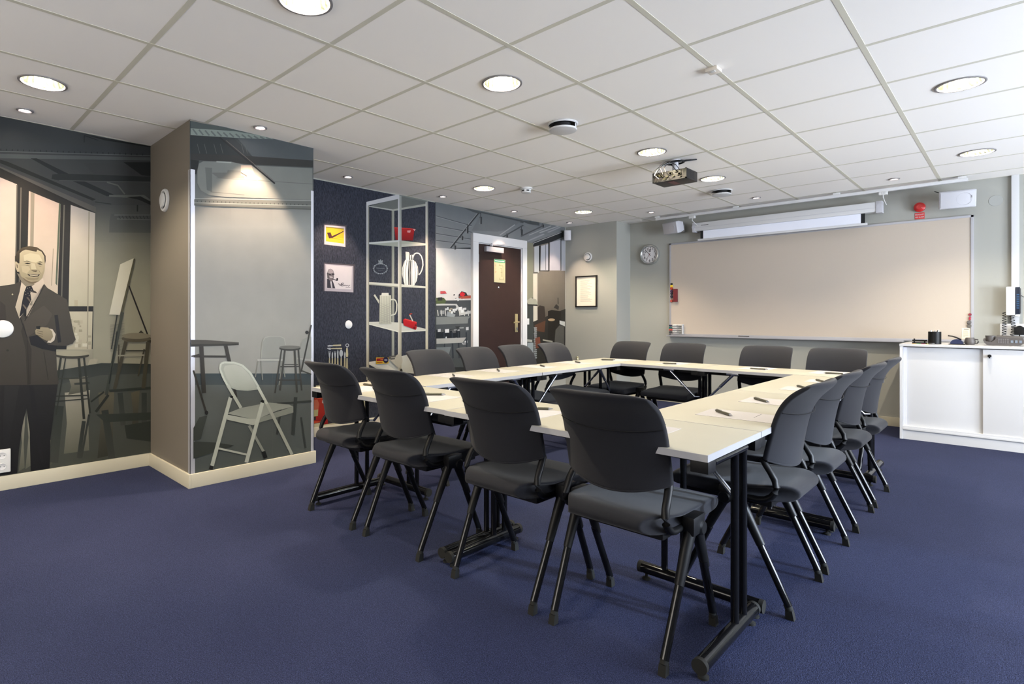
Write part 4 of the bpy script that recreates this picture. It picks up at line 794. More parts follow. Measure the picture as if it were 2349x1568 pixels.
# hanging rail with trolleys
p0, p1 = onz(1508,496,HC-.03), onz(2221,411,HC-.02); ry = (p0.y+p1.y)/2
ry = 6.86; rx0, rx1 = ony(1505,501,ry).x, ony(2221,411,ry).x; rz = HC-.055
t = empty('curtain_rail', (rx0, ry, rz)); tag(t, 'long white rail under the ceiling in front of the screen', 'rail'); W_ = rx1-rx0
b = MB(); b.box((0,-.018,0),(W_,.018,.030),.003); b.build('rail_profile', M_white, t)
for q in (.02,.32*W_+.02,.66*W_,W_-.04):
    b = MB(); b.box((q-.03,-.022,.030),(q+.03,.022,.050),.003); b.tube([(q,0,.045),(q,0,.0555)], .012, 12); b.build('ceiling_bracket', M_wplas, t)
for px in (1588,2026):
    q = ony(px,478,ry).x-rx0
    b = MB(); b.box((q-.035,-.02,-.03),(q+.035,.02,.0),.004)
    for e in (-.02,0,.02): b.lathe([(.0,.024),(.012,.024),(.012,-.024),(0,-.024)], (q+e,0,-.016), (0,1,0), 14)
    b.tube([(q,0,-.03),(q,0,-.055),(q,.10,-.085),(q,.19,-.10)], .004, 8); b.build('trolley', M_wplas, t)

# speakers
def speaker(name, loc, rz, tilt, w, h, d, label, bracket_len=.08, big=True):
    t = empty(name, loc, rz); tag(t, label, 'speaker', 'white wall speakers')
    R = Matrix.Rotation(tilt, 3, 'X')
    b = MB(); ins = .12
    fr = [(-w/2,-d/2,-h/2),(w/2,-d/2,-h/2),(w/2,-d/2,h/2),(-w/2,-d/2,h/2)]; bk = [(-w/2*(1-ins),d/2,-h/2*(.72)),(w/2*(1-ins),d/2,-h/2*.72),(w/2*(1-ins),d/2,h/2*.72),(-w/2*(1-ins),d/2,h/2*.72)]
    mid = [(-w/2,-d*.1,-h/2),(w/2,-d*.1,-h/2),(w/2,-d*.1,h/2),(-w/2,-d*.1,h/2)]
    vs = [R @ Vector(v) for v in fr+mid+bk]; b.add(vs, [[0,1,2,3],[8,11,10,9]]+[[i,(i+1)%4,4+(i+1)%4,4+i] for i in range(4)]+[[4+i,4+(i+1)%4,8+(i+1)%4,8+i] for i in range(4)])
    o = b.build('cabinet', M_gplas, t); bv = o.modifiers.new('b','BEVEL'); bv.width = min(w,h)*.05; bv.segments = 3
    b = MB(); n = 8; P = []
    for i in range(n+1):
        u = -1+2*i/n; P.append([R @ Vector((u*w*.46, -d/2-.004-.010*(1-u*u), v*h*.44)) for v in (-1,-.5,0,.5,1)])
    b.grid(P); g = b.build('grille', M_gplas, t)
    b = MB(); lx = w*.18 if w > h else 0; lz = 0 if w > h else -h*.12
    b.lathe([(min(w,h)*.34,0),(min(w,h)*.345,.002),(min(w,h)*.35,0)], R @ Vector((lx,-d/2-.0125,lz)), R @ Vector((0,-1,0)), 32); b.build('woofer_ring', M_gplas, g)
    if big:
        b = MB(); b.box((w*.36,-d/2-.013,-.012),(w*.40,-d/2-.009,.012),.001); b.build('badge', M_alu, g)
    b = MB(); b.tube([(0,d/2-.01,0),(0,d/2+bracket_len,0)], .014, 12); b.box((-.03,d/2+bracket_len-.012,-.045),(.03,d/2+bracket_len,.045),.004); b.build('wall_bracket', M_wplas, t)
    return t
p = ony(1546,522,YE-.17); speaker('wall_speaker', (p.x, YE-.18, p.z), radians(-20), radians(12), .235, .15, .14, 'white box speaker on the wall left of the projection screen', .09)
p = ony(2195,457,YE-.17); speaker('wall_speaker', (p.x, YE-.19, p.z), radians(8), radians(12), .262, .162, .14, 'large white box speaker above the right end of the pin board', .10)
p = onx(1297,534,XL+.10); t = speaker('wall_speaker', (XL+.10, 6.70, 2.275), radians(38), radians(0), .095, .145, .07, 'small white speaker high in the corner by the beige nook wall', .02, False)
# speaker cable
p = ony(2150,441,YE-.02); o = MB().tube([(0,0,0),(.05,-.02,-.03),(.1,-.06,-.05),(.16,-.10,-.06)], .0035, 8).build('speaker_cable', M_blk); o.location = (p.x-.02, YE-.03, p.z+.01); tag(o, 'short black cable running behind the rail to the large speaker', 'cable')
# fire bell
p = ony(2109,474.5,YE-.04); t = empty('fire_alarm_sounder', (p.x, YE, p.z)); tag(t, 'round red alarm sounder on the wall above the board', 'fire alarm')
b = MB(); b.lathe([(.0,.045),(.016,.045),(.018,.043),(.027,.043),(.030,.040),(.040,.038),(.0455,.033),(.047,.017),(.04,.0)], (0,0,0), (0,-1,0), 40); b.build('sounder_body', M_red, t)
b = MB(); b.lathe([(.016,.0465),(.019,.0475),(.022,.0455)], (0,0,0), (0,-1,0), 32); b.build('sounder_ring', mat('bright_red', (.62,.04,.04), .3), t)
p0, p1 = ony(2098.5,488,YE), ony(2121,498,YE); w, h = p1.x-p0.x, .062
t = empty('alarm_sign', (p0.x+.0, YE, p.z-.052-h)); tag(t, 'small red sign with two white lines under the red alarm', 'sign')
b = MB(); b.box((0,-.003,0),(w,0,h),.001); b.build('sign_plate', M_red, t)
put_text('sign_text', 'BRANDLARM', .02, EWALL((w/2,-.0032,h*.70)), M_white, t, width=w*.88); put_text('sign_text', 'FIRE ALARM', .02, EWALL((w/2,-.0032,h*.28)), M_white, t, width=w*.88)
# blank round cover, cable trunking
p = ony(2284,460,YE); o = MB().lathe([(0,.003),(.048,.003),(.05,.0)], (0,0,0), (0,-1,0), 40).build('round_cover_plate', mat('grey_cover', (.31,.315,.295), .6)); o.location = (p.x, YE, p.z); tag(o, 'grey painted round cover plate on the end wall right of the large speaker', 'cover plate')
p0, p1 = ony(2320,660,YE-.03), ony(2332,660,YE-.03); z0 = ony(2326,742,YE-.03).z
t = empty('cable_trunking', (p0.x, YE, z0)); tag(t, 'white vertical cable trunking beside the wall telephone', 'cable trunking')
b = MB(); b.box((0,-.03,0),(.052,0,HC-z0),.002); b.build('vertical_duct', M_white, t)
b = MB(); b.box((-.075,-.055,-.115),(.9,0,-.0),.004); dct = b.build('horizontal_duct', M_white, t)
b = MB(); b.box((.015,-.0555,-.09),(.3,-.054,-.02)); b.build('socket_strip', M_wplas, dct)
# desk phone handset cradle on wall
p = ony(2320,690,YE-.07); t = empty('wall_telephone', (p.x+.012, YE-.031, p.z)); tag(t, 'white wall telephone with a dark blue side hanging on the trunking', 'telephone')
b = MB(); b.box((-.045,-.012,-.115),(.05,0,.115),.004); b.build('cradle', M_dgrey, t)
b = MB(); b.box((-.048,-.07,-.13),(.012,-.012,.13),.012); b.build('handset', M_wplas, t)
b = MB(); b.box((.014,-.055,-.12),(.044,-.012,.125),.004); b.build('dark_side_panel', mat('navy_panel', (.006,.010,.022), .3), t)
b = MB()
for k in range(7): b.box((.022,-.057,-.07+k*.02),(.038,-.055,-.058+k*.02))
b.build('keypad', mat('blue_keys', (.02,.06,.13), .3), t)
b = MB(); b.box((.012,-.05,-.14),(.044,-.012,-.124),.003); b.build('lower_lip', M_wplas, t)
def coil(name, p, q, r, turns, m, lab, cat, rad=.0030, sag=0):
    p, q = Vector(p), Vector(q); L = []; n = int(turns*10)
    for i in range(n+1):
        s = i/n; a = 2*pi*turns*s; c = p.lerp(q, s); L.append(c + Vector((cos(a)*r+sag*sin(pi*s), sin(a)*r, 0)))
    o = MB().tube(L, rad, 6).build(name, m); tag(o, lab, cat); return o
coil('coiled_cord', (p.x-.045,YE-.08,p.z-.10), (p.x-.05,YE-.085,.875), .013, 13, M_blk, 'left black coiled cord hanging from the wall telephone', 'cord')
coil('coiled_cord', (p.x+.0,YE-.09,p.z-.128), (p.x-.015,YE-.10,.875), .014, 11, M_blk, 'right black coiled cord hanging below the wall telephone', 'cord', sag=.02)
o = MB().tube([(p.x+.06,YE-.06,p.z+.05),(p.x+.10,YE-.05,p.z+.02),(p.x+.115,YE-.04,p.z-.06),(p.x+.12,YE-.06,p.z-.2),(p.x+.125,YE-.062,p.z-.26)], .003, 8).build('telephone_cable', M_dgrey); tag(o, 'thin dark cable looping from the side of the wall telephone', 'cable')
pa = ony(2339,759,YE-.10); t = empty('power_adapter', (pa.x, YE-.056, pa.z)); tag(t, 'black plug-in power adapter on the white trunking', 'adapter')
b = MB(); b.box((-.036,-.05,-.035),(.036,0,.035),.006); b.lathe([(0,.0),(.026,.0),(.026,-.045),(0,-.045)], (0,0,.022), (0,1,0), 24); b.build('adapter_body', M_blk, t)
b = MB(); b.tube([(0,-.03,-.035),(0,-.035,-.07),(-.01,-.04,-.10),(-.03,-.06,-.115)], .004, 8); b.build('adapter_cable', M_blk, t)

# clock
p = ony(1490,583.5,YE-.03); t = empty('wall_clock', (p.x, YE, p.z)); tag(t, 'round silver wall clock with black numerals and day window', 'clock'); R = .137
b = MB(); b.lathe([(R*.98,0),(R,.012),(R*.99,.032),(R*.93,.046),(R*.86,.048),(R*.80,.040),(R*.78,.030)], (0,0,0), (0,-1,0), 64); b.build('clock_rim', mat('clock_silver', (.50,.50,.48), .25, metal=.8), t)
b = MB(); b.lathe([(0,.028),(R*.80,.028)], (0,0,0), (0,-1,0), 64); dl = b.build('clock_face', mat('clock_dial', (.62,.60,.60), .5), t)
for k in range(1,13):
    a = radians(90-30*k); r = R*.60; put_text('numeral', str(k), .050, EWALL((cos(a)*r,-.0286,sin(a)*r)), M_blk, dl)
b = MB()
for k in range(60):
    a = 2*pi*k/60; u = Vector((cos(a),0,sin(a))); v = Vector((-sin(a),0,cos(a))); l = .007 if k % 5 == 0 else .004; w = .0016 if k % 5 == 0 else .0006
    q0 = u*(R*.755-l); q1 = u*R*.755; b.add([q0+v*w+Vector((0,-.0287,0)),q1+v*w+Vector((0,-.0287,0)),q1-v*w+Vector((0,-.0287,0)),q0-v*w+Vector((0,-.0287,0))], [[0,1,2,3]])
b.build('minute_marks', M_blk, dl)
b = MB(); b.box((-.012,-.0292,R*.26),(.016,-.0284,R*.50)); b.build('date_window', M_dgrey, dl); put_text('date_numeral', '27', .018, EWALL((.002,-.0296,R*.38)), M_white, dl)
def hand(a, l, w, y, tail, m, nm):
    a = radians(90-a); u = Vector((cos(a),0,sin(a))); v = Vector((-sin(a),0,cos(a))); b = MB(); q0, q1 = -u*tail, u*l; o = Vector((0,-y,0))
    b.add([q0+v*w+o,q1+v*w*.6+o,q1-v*w*.6+o,q0-v*w+o], [[0,1,2,3]]); return b.build(nm, m, t)
hand(-41, R*.52, .0038, .031, R*.16, M_blk, 'hour_hand'); hand(217, R*.50, .0024, .033, R*.16, mat('clock_red', (.12,.02,.02), .4), 'minute_hand'); hand(181, R*.32, .0006, .035, R*.16, M_red, 'second_hand')
# framed notice and vent on nook wall
p0, p1 = ony(1320,634,YN-.02), ony(1369,704,YN-.02); z0, z1 = ony(1344,704,YN-.02).z, ony(1344,632,YN-.02).z
t = empty('framed_notice', (p0.x, YN, z0)); tag(t, 'black framed sheet of text on the beige nook wall', 'picture frame'); w, h = p1.x-p0.x, z1-z0
b = MB()
for q in (((0,-.025,0),(.018,0,h)),((w-.018,-.025,0),(w,0,h)),((0,-.025,h-.018),(w,0,h)),((0,-.025,0),(w,0,.018))): b.box(*q, .002)
b.build('frame', M_fr, t); b = MB(); b.box((.015,-.012,.015),(w-.015,-.004,h-.015)); b.build('mat_board', mat('warm_mat', (.72,.66,.56), .7), t)
rows('notice_text', t, -.012, w*.22, w*.80, h*.18, h*.84, 22, mat('pale_ink', (.34,.31,.27), .7), .0018, 9, 'E', (.55,1))
def vent(name, loc, M3, r, label, out):
    t = empty(name, loc); tag(t, label, 'air vent', 'round white air valves'); ax = Vector(out)
    b = MB(); b.lathe([(r,0),(r,.008),(r*.93,.016),(r*.78,.018),(r*.72,.010),(r*.70,.0)], (0,0,0), ax, 48); b.build('valve_ring', M_wplas, t)
    b = MB(); b.lathe([(r*.72,.001),(0,.001)], (0,0,0), ax, 40); b.build('valve_opening', M_dark, t)
    b = MB(); b.lathe([(0,.030),(r*.50,.029),(r*.60,.026),(r*.64,.020),(r*.60,.014),(0,.006)], (0,0,0), ax, 48); b.build('valve_disc', M_wplas, t)
p = ony(1349,589,YN); vent('air_valve', (p.x,YN,p.z), 0, .064, 'round white air valve above the framed notice', (0,-1,0))
p = ony(380,459.5,PY0); vent('air_valve', (p.x,PY0-.001,p.z), 0, .082, 'round white air valve on the dark side of the pillar', (0,-1,0))
# round white cover plates on the printed walls
p = onx(799,744,XL); o = MB().lathe([(0,.007),(.035,.0065),(.040,.004),(.041,0)], (0,0,0), (1,0,0), 40).build('round_cover_plate', M_wplas); o.location = (XL+.005,p.y,p.z); tag(o, 'white round cover plate on the dark slate wallpaper', 'cover plate')
p = onx(6,754,XL); o = MB().lathe([(0,.007),(.048,.0065),(.054,.004),(.056,0)], (0,0,0), (1,0,0), 40).build('round_cover_plate', M_wplas); o.location = (XL+.009,p.y,p.z); tag(o, 'white round cover plate over the jacket of the mural man', 'cover plate')
# sockets and switch
p = onx(4,1056,XL); t = empty('wall_socket', (XL+.009,p.y,p.z)); tag(t, 'white double wall socket low on the left mural', 'socket')
b = MB(); b.box((0,-.043,-.075),(.012,.043,.075),.005); b.build('socket_plate', M_wplas, t)
for e in (-.035,.035):
    b = MB(); b.lathe([(.0,.0125),(.0195,.0125),(.021,.0135),(.023,.012)], (0,0,e), (1,0,0), 32); q = b.build('socket_outlet', M_white, t)
    b = MB()
    for f in (-.0095,.0095): b.lathe([(0,.0132),(.0026,.0132)], (0,f,e), (1,0,0), 10)
    b.build('pin_hole', M_dark, q)
p = onx(1208,737,XL); t = empty('light_switch', (XL+.006,p.y,p.z)); tag(t, 'white light switch right of the door frame', 'switch')
b = MB(); b.box((0,-.036,-.04),(.011,.036,.04),.004); b.build('switch_plate', M_wplas, t); b = MB(); b.box((.011,-.022,-.028),(.015,.022,.028),.002); b.build('rocker', M_white, t)
# metal pull chain on nook wall
p = ony(1325,848,YN-.01); t = empty('hanging_plumb_chain', (p.x, YN-.012, 0.53)); tag(t, 'thin metal chain with brass weight hanging on the beige nook wall', 'chain')
b = MB(); z0 = ony(1326,820,YN).z-.53
for k in range(16): b.lathe([(.0,.0),(.004,.003),(.004,.007),(0,.010)], (0,0,z0-.03-k*(z0)/17), (0,0,1), 8)
b.tube([(0,0,.02),(0,0,z0+.02)], .0012, 6); b.build('chain', M_chr, t)
b = MB(); b.lathe([(0,-.035),(.012,-.03),(.016,-.01),(.010,.004),(.013,.014),(.008,.024),(0,.028)], (0,0,0), (0,0,1), 16); b.build('brass_weight', M_brass, t)
b = MB(); b.lathe([(0,.03),(.012,.025),(.014,.01),(.009,0)], (0,0,z0-.01), (0,0,1), 16); b.build('top_fitting', M_brass, t)

# ------------------------------------------------------------------ white sliding door cabinet and what stands on it
cx0, cyf = -.784, 6.482; ct = ony(2064,788,cyf).z; cx1 = 1.22
t = empty('sliding_door_cabinet', (cx0, cyf, 0)); tag(t, 'low white sliding door cabinet along the end wall under the board', 'cabinet'); W_ = cx1-cx0; D_ = YE-.001-cyf
b = MB(); b.box((0,0,0),(.022,D_,ct-.022),.001); b.box((W_-.022,0,0),(W_,D_,ct-.022),.001); b.box((.022,D_-.02,0),(W_-.022,D_,ct-.022)); b.box((.022,.0,.10),(W_-.022,D_-.02,.122)); b.build('carcass', M_white, t)
b = MB(); b.box((-.002,-.004,ct-.022),(W_+.002,D_,ct),.0015); b.build('cabinet_top', M_white, t)
b = MB(); b.box((.022,.012,0),(W_-.022,.03,.088),.001); b.build('plinth', M_white, t)
b = MB(); b.box((.022,-.002,.088),(W_-.022,.014,.106),.002); b.build('lower_track', M_white, t)
dv = onz(2255,1000,.1); dx = ony(2255,900,cyf+.02).x-cx0
b = MB(); b.box((.045,.034,.108),(dx+.05,.05,ct-.03),.001); b.build('sliding_door', M_white, t)
b = MB(); b.box((dx,.012,.108),(W_-.03,.028,ct-.03),.001); d2 = b.build('sliding_door', M_white, t)
b = MB(); b.box((.024,.02,.108),(.046,.05,ct-.03)); b.build('side_channel', mat('white_channel', (.62,.62,.68), .4), t)
q = ony(2270,816,cyf+.012); b = MB(); b.lathe([(0,.028),(.012,.028),(.013,.004),(.013,0)], (q.x-cx0,.012,q.z), (0,-1,0), 20); b.box((q.x-cx0-.004,-.028,q.z-.018),(q.x-cx0+.004,-.014,q.z+.002),.001); b.build('lock_knob', M_blk, d2)
TZ = ct
def on_top(px, py, dy=0): v = onz(px,py,TZ); v.y += dy; return v
def base(px, Y): return Vector((ony(px,760,Y).x, Y, TZ))
# tape / hole punch strip with sticky notes
v = base(2110,6.66); t = empty('desk_punch', v); tag(t, 'flat black hole punch at the left end of the cabinet', 'hole punch')
b = MB(); b.box((-.055,-.02,.0),(.055,.02,.012),.003); b.box((-.055,-.015,.022),(.055,.015,.036),.004); b.tube([(-.04,0,.01),(-.04,0,.045)], .006, 10); b.tube([(.035,0,.01),(.035,0,.03)], .006, 10); b.build('punch_body', M_blk, t)
for k,c in enumerate(((.75,.45,.12),(.25,.65,.25),(.75,.12,.25),(.8,.75,.1))):
    o = MB().box((-.014,-.025,0),(.014,.025,.0025)).build('sticky_note', mat('note_%d'%k, c, .7)); v = base(2097+k*10.5,6.56); o.location = v; tag(o, ['orange','green','pink','yellow'][k]+' sticky note in front of the hole punch on the cabinet', 'sticky note', 'sticky notes on the cabinet')
v = base(2144,6.62); t = empty('pen_cup', v); tag(t, 'tall black cylindrical pen cup on the cabinet', 'pen cup')
b = MB(); b.lathe([(0,0),(.047,0),(.047,.113),(.044,.113),(.044,.005),(0,.005)], n=40); b.build('cup', M_blk, t)
for k,(dx_,dy_,l,m) in enumerate(((-.02,.0,.128,M_wplas),(.0,.01,.122,M_alu),(.022,-.005,.130,M_wplas),(.01,.02,.126,M_blk))):
    o = MB().tube([(0,0,0),(.006*(k-1),.0,l-.006)], .006, 10).build('pen', m); o.location = (v.x+dx_, v.y+dy_, v.z+.006); tag(o, 'pen standing in the black pen cup, number %s from the left' % ORD[k] if 0 else ['white pen at the left in the black pen cup','silver pen in the middle of the black pen cup','white pen at the right in the black pen cup','black pen at the back of the black pen cup'][k], 'pen', 'pens in the cup')
v = base(2137,6.53); o = MB().lathe([(0,0),(.022,0),(.022,.012),(.012,.012),(.012,.0),(0,.0)], n=28).build('tape_roll', M_dgrey); o.location = v; tag(o, 'small dark tape roll in front of the pen cup', 'tape')
v = base(2195,6.62); t = empty('desk_stapler', v, 0); tag(t, 'dark blue stapler with raised black arm on the cabinet', 'stapler')  # stapler with blue body and raised arm
b = MB(); P = []
for i in range(9):
    a = pi*i/8; P.append([( -.045*cos(a)*1.0, y, .008+.042*sin(a)) for y in (-.022,-.012,.012,.022)])
b.grid(P); 
for y in (-.022,.022): b.add([(-.045*cos(pi*i/8), y, .008+.042*sin(pi*i/8)) for i in range(9)], [list(range(9))])
b.build('blue_body', M_blue, t)
b = MB(); b.box((-.055,-.02,0),(.055,.02,.008),.002); b.build('base_plate', M_blk, t)
b = MB(); b.tube([(.03,0,.045),(.0,0,.062),(-.03,0,.074),(-.06,0,.079)], .006, 10, flat=1.8); b.build('raised_arm', M_blk, t)
v = base(2225,6.66); t = empty('mug', v); tag(t, 'dark grey barrel shaped mug on the cabinet', 'mug')
b = MB(); b.lathe([(0,0),(.030,0),(.036,.012),(.038,.03),(.034,.05),(.028,.064),(.026,.064),(.032,.045),(.033,.02),(0,.006)], n=32); b.build('mug_body', M_pgrey, t)
b = MB(); b.tube([(.034,-.01,.05),(.052,-.014,.048),(.056,-.015,.03),(.048,-.013,.014),(.036,-.01,.012)], .006, 10); b.build('mug_handle', M_dgrey, t)
v = base(2297,6.70); t = empty('conference_telephone', v); tag(t, 'taupe grey desk telephone with handset cup on the cabinet', 'telephone')
b = MB(); prof = [(-.115,.045),(-.105,.022),(-.09,.006),(-.05,.0),(.0,.004),(.06,.0),(.12,.008),(.145,.03),(.13,.068),(.06,.072),(-.03,.075),(-.04,.05),(-.06,.03),(-.095,.035),(-.105,.047)]
n = len(prof); b.add([(x,-.07,z) for x,z in prof]+[(x,.08,z+.012) for x,z in prof], [list(range(n)), list(range(2*n-1,n-1,-1))]+[[i,(i+1)%n,n+(i+1)%n,n+i] for i in range(n)]); bd = b.build('phone_body', M_pgrey, t)
b = MB(); b.lathe([(0,.018),(.022,.018),(.030,.05),(.034,.085),(.030,.085),(.026,.05),(0,.03)], (-.068,-.035,0), n=28); b.build('handset_cup', M_pgrey, t)
b = MB()
for i in range(5):
    for j in range(3): b.box((-.02+i*.014,-.0735,.022+j*.014),(-.010+i*.014,-.0695,.031+j*.014),.001)
b.build('keypad', mat('key_grey', (.13,.12,.12), .4), t)
b = MB()
for i in range(3): b.box((.058+i*.026,-.0735,.026),(.074+i*.026,-.0695,.048),.002)
b.build('soft_key', mat('pale_blue_key', (.15,.18,.22), .3), t)

# ------------------------------------------------------------------ ceiling fixtures
def downlight():
    t = empty('recessed_downlight')
    b = MB(); b.lathe([(.112,0),(.112,-.004),(.106,-.006),(.100,-.005),(.096,.0),(.096,.006)], n=56); b.build('trim_ring', M_ring, t)
    b = MB(); n = 40; P = []
    for (r,z,f) in ((.0955,.002,0),(.094,.02,.0025),(.086,.06,.0025),(.070,.10,.002),(.045,.125,0),(.0001,.128,0)): P.append([((r-(f if k % 2 else 0))*cos(2*pi*k/n), (r-(f if k % 2 else 0))*sin(2*pi*k/n), z) for k in range(n)])
    fs = [[i*n+k, i*n+(k+1)%n, (i+1)*n+(k+1)%n, (i+1)*n+k] for i in range(5) for k in range(n)]
    b.add([q for R_ in P for q in R_], fs, 0, False); b.build('reflector', M_refl, t, auto=False)
    for s in (-1,1):
        b = MB(); b.tube([(s*.036,.0,.115),(s*.036,0,.058)], .0085, 12); b.build('lamp_tube', M_lamp, t)
    return t
def spot():
    t = empty('spotlight_fitting')
    b = MB(); b.lathe([(.045,0),(.044,-.005),(.036,-.008),(.030,-.005),(.026,.004)], n=40); b.build('trim_ring', M_ring, t)
    b = MB(); b.lathe([(.026,.002),(.022,.02),(.018,.03)], n=32); b.build('lamp_collar', M_ring, t)
    b = MB(); b.lathe([(0,.006),(.020,.008),(.025,.006)], n=28); b.build('halogen_lamp', M_spotl, t)
    return t
BL = ['large round downlight at the top edge of the photo','large round downlight above the middle of the room','large round downlight at the far left','large round downlight nearest the projector, on its left','large round downlight above the printed shelf','large round downlight above the nook corner','large round downlight right behind the projector','large round downlight at the upper right','large round downlight at the right, toward the end wall','large round downlight behind the camera on the left','large round downlight behind the camera in the middle','large round downlight near the middle window']
def add_area(x, y, en, col, size=.15, spread=150):
    l = bpy.data.lights.new('downlight_lamp', 'POINT'); l.shadow_soft_size = .022; l.energy = en; l.color = col
    o = bpy.data.objects.new('downlight_lamp', l); o.location = (x,y,HC+.077); C.objects.link(o); return o
EN_BIG, EN_SM = 34.0, 30.0
first = True
for (x,y),lab in zip(BIG, BL):
    if first: o = d0 = downlight(); o.location = (x,y,HC); first = False
    else: o = dup(d0, (x,y,HC), 0)
    tag(o, lab, 'ceiling light', 'large round downlights')
SL = ['small spotlight above the mural man at the far left','small spotlight above the pillar front','small spotlight above the two printed pictures','small spotlight above the right end of the printed shelf','small spotlight above the brown door','small spotlight in front of the nook corner by the small speaker','small spotlight above the clock wall','small spotlight above the left half of the projection screen','small spotlight above the right half of the projection screen']
first = True
for (x,y),lab in zip(SM, SL):
    if first: o = s0 = spot(); o.location = (x,y,HC); first = False
    else: o = dup(s0, (x,y,HC), 0)
    tag(o, lab, 'ceiling light', 'small ceiling spotlights')
# supply air discs
def disc(loc, r, label):
    t = empty('ceiling_air_diffuser', loc); tag(t, label, 'air vent', 'round ceiling diffusers')
    b = MB(); b.lathe([(r*1.08,0),(r*1.08,-.004),(r*1.02,-.010),(r*.98,-.010),(r*.97,-.002)], n=48); b.build('ceiling_ring', M_white, t)
    b = MB(); b.lathe([(r*.97,-.002),(0,-.002)], n=40); b.lathe([(r*.6,-.002),(r*.6,-.04)], n=40); b.build('dark_gap', M_dark, t)
    b = MB(); a0 = .15
    P = []
    for k in range(15):
        a = a0 + (.9)*k/14; P.append([(r*.95*cos(a), r*.95*sin(a), -.006), (r*.95*cos(a), r*.95*sin(a), -.040)])
    b.grid(P); b.build('deflector', M_white, t)
    b = MB(); b.lathe([(0,-.050),(r*.85,-.050),(r*.97,-.047),(r,-.041),(r*.97,-.036),(0,-.036)], n=56); b.build('diffuser_disc', M_white, t)
v = onz(1291,284,HC); disc((v.x,v.y,HC), .094, 'round white air diffuser hanging from the ceiling near the middle')
v = onz(1655,437,HC); disc((v.x,v.y,HC), .094, 'round white air diffuser on the ceiling behind the projector')
v = onz(1207,431,HC); t = empty('smoke_detector', (v.x,v.y,HC)); tag(t, 'small white smoke detector on a ceiling bar', 'smoke detector')
b = MB(); b.lathe([(.062,0),(.062,-.014),(.052,-.016),(.050,-.022)], n=36); b.build('detector_base', M_wplas, t)
b = MB(); b.lathe([(.050,-.022),(.050,-.040),(.044,-.050),(.030,-.052),(.0,-.053)], n=36); hd = b.build('detector_head', M_wplas, t)
b = MB()
for k in range(6):
    a = k*pi/3+.5; P = [[(.0505*cos(a+e), .0505*sin(a+e), -.026), (.0505*cos(a+e), .0505*sin(a+e), -.038)] for e in (-.3,-.15,0,.15,.3)]; b.grid(P)
b.build('smoke_slot', M_dark, hd)
v = onz(1637,158,HC); t = empty('ceiling_sensor', (v.x,v.y,HC)); tag(t, 'small cream sensor box on a ceiling bar at the upper right', 'sensor')
b = MB(); b.box((-.030,-.035,-.016),(.030,.035,0),.003); b.build('sensor_box', mat('cream_plastic', (.70,.64,.56), .5), t); b = MB(); b.box((-.012,-.022,-.018),(.012,.0,-.016),.001); b.build('sensor_window', M_wplas, t)

# ------------------------------------------------------------------ projector
v = onz(1548,367,HC); pxc, pyc = v.x, v.y; dep = Vector((pxc,pyc,0)).dot(FW); zb = EYE+(HOR-419)/FPX*dep; zt = EYE+(HOR-395.5)/FPX*dep
W_, D_ = .285, .215; t = empty('projector', (pxc-.0, pyc+.0, zb)); tag(t, 'dark projector hung upside down from the ceiling with loose cables', 'projector'); H_ = .082
b = MB(); b.box((-W_/2,-D_/2+.012,0),(W_/2,D_/2,H_),.006); bd = b.build('projector_body', mat('projector_shell', (.016,.0145,.014), .4, spec=.2), t)
b = MB(); b.box((-W_/2,-D_/2,0),(-W_/2+.012,-D_/2+.012,H_)); b.box((W_/2-.012,-D_/2,0),(W_/2,-D_/2+.012,H_)); b.box((-W_/2,-D_/2,0),(W_/2,-D_/2+.012,.008)); b.build('rear_lip', M_blk, bd)
b = MB(); random.seed(3)
for k in range(16): 
    x = -W_/2+.02+random.random()*(W_-.05); z = .012+random.random()*(H_-.03); s = .006+random.random()*.012; b.box((x,-D_/2+.004,z),(x+s*1.6,-D_/2+.013,z+s))
b.build('connector_panel', mat('olive_connector', (.012,.0115,.005), .5, spec=.15), t)
b = MB()
for k in range(8): b.box((W_/2-.0005,-.04+.0,.012+k*.008),(W_/2+.001,.045,.016+k*.008))
b.build('vent_grille', M_dark, bd)
b = MB(); b.box((-.03,-.07,-.002),(.02,.06,.001)); b.build('underside_label', mat('maroon_label', (.09,.015,.02), .4), bd)
b = MB(); b.box((-.05,-.03,H_),(.05,.05,H_+.012),.003); b.tube([(0,.01,H_+.01),(0,.01,HC-zb-.006)], .024, 20); b.lathe([(.0,-.012),(.045,-.012),(.045,0),(0,0)], (0,.01,HC-zb), n=28); b.build('ceiling_mount', M_gplas, t)
top = HC-zb
for k,(pts,m) in enumerate((([(-.09,-.11,.03),(-.10,-.16,.05),(-.08,-.13,.11),(-.04,-.06,.155),(0,-.02,top-.02)],M_gplas),([(-.06,-.11,.04),(-.07,-.17,.07),(-.05,-.12,.13),(-.02,-.05,top-.02)],M_blk),([(-.03,-.11,.03),(-.02,-.18,.04),(-.06,-.15,.12),(-.05,-.06,.17),(.01,-.02,top-.015)],M_pgrey),([(.06,-.11,.07),(.05,-.15,.10),(.0,-.10,.13),(-.04,-.05,.15),(-.02,-.02,top-.02)],M_blk),([(.09,-.11,.07),(.07,-.14,.11),(.0,-.09,.15),(.02,-.03,top-.02)],M_blk),([(-.11,-.11,.06),(-.12,-.15,.08),(-.09,-.11,.12),(-.02,-.04,top-.03)],M_dgrey),([(.02,-.11,.03),(.0,-.17,.06),(-.03,-.13,.11),(-.01,-.05,.17)],M_pgrey))):
    o = MB().tube([Vector(p) for p in pts], .0030, 8); o.build('cable', m, t)
b = MB(); n = 28
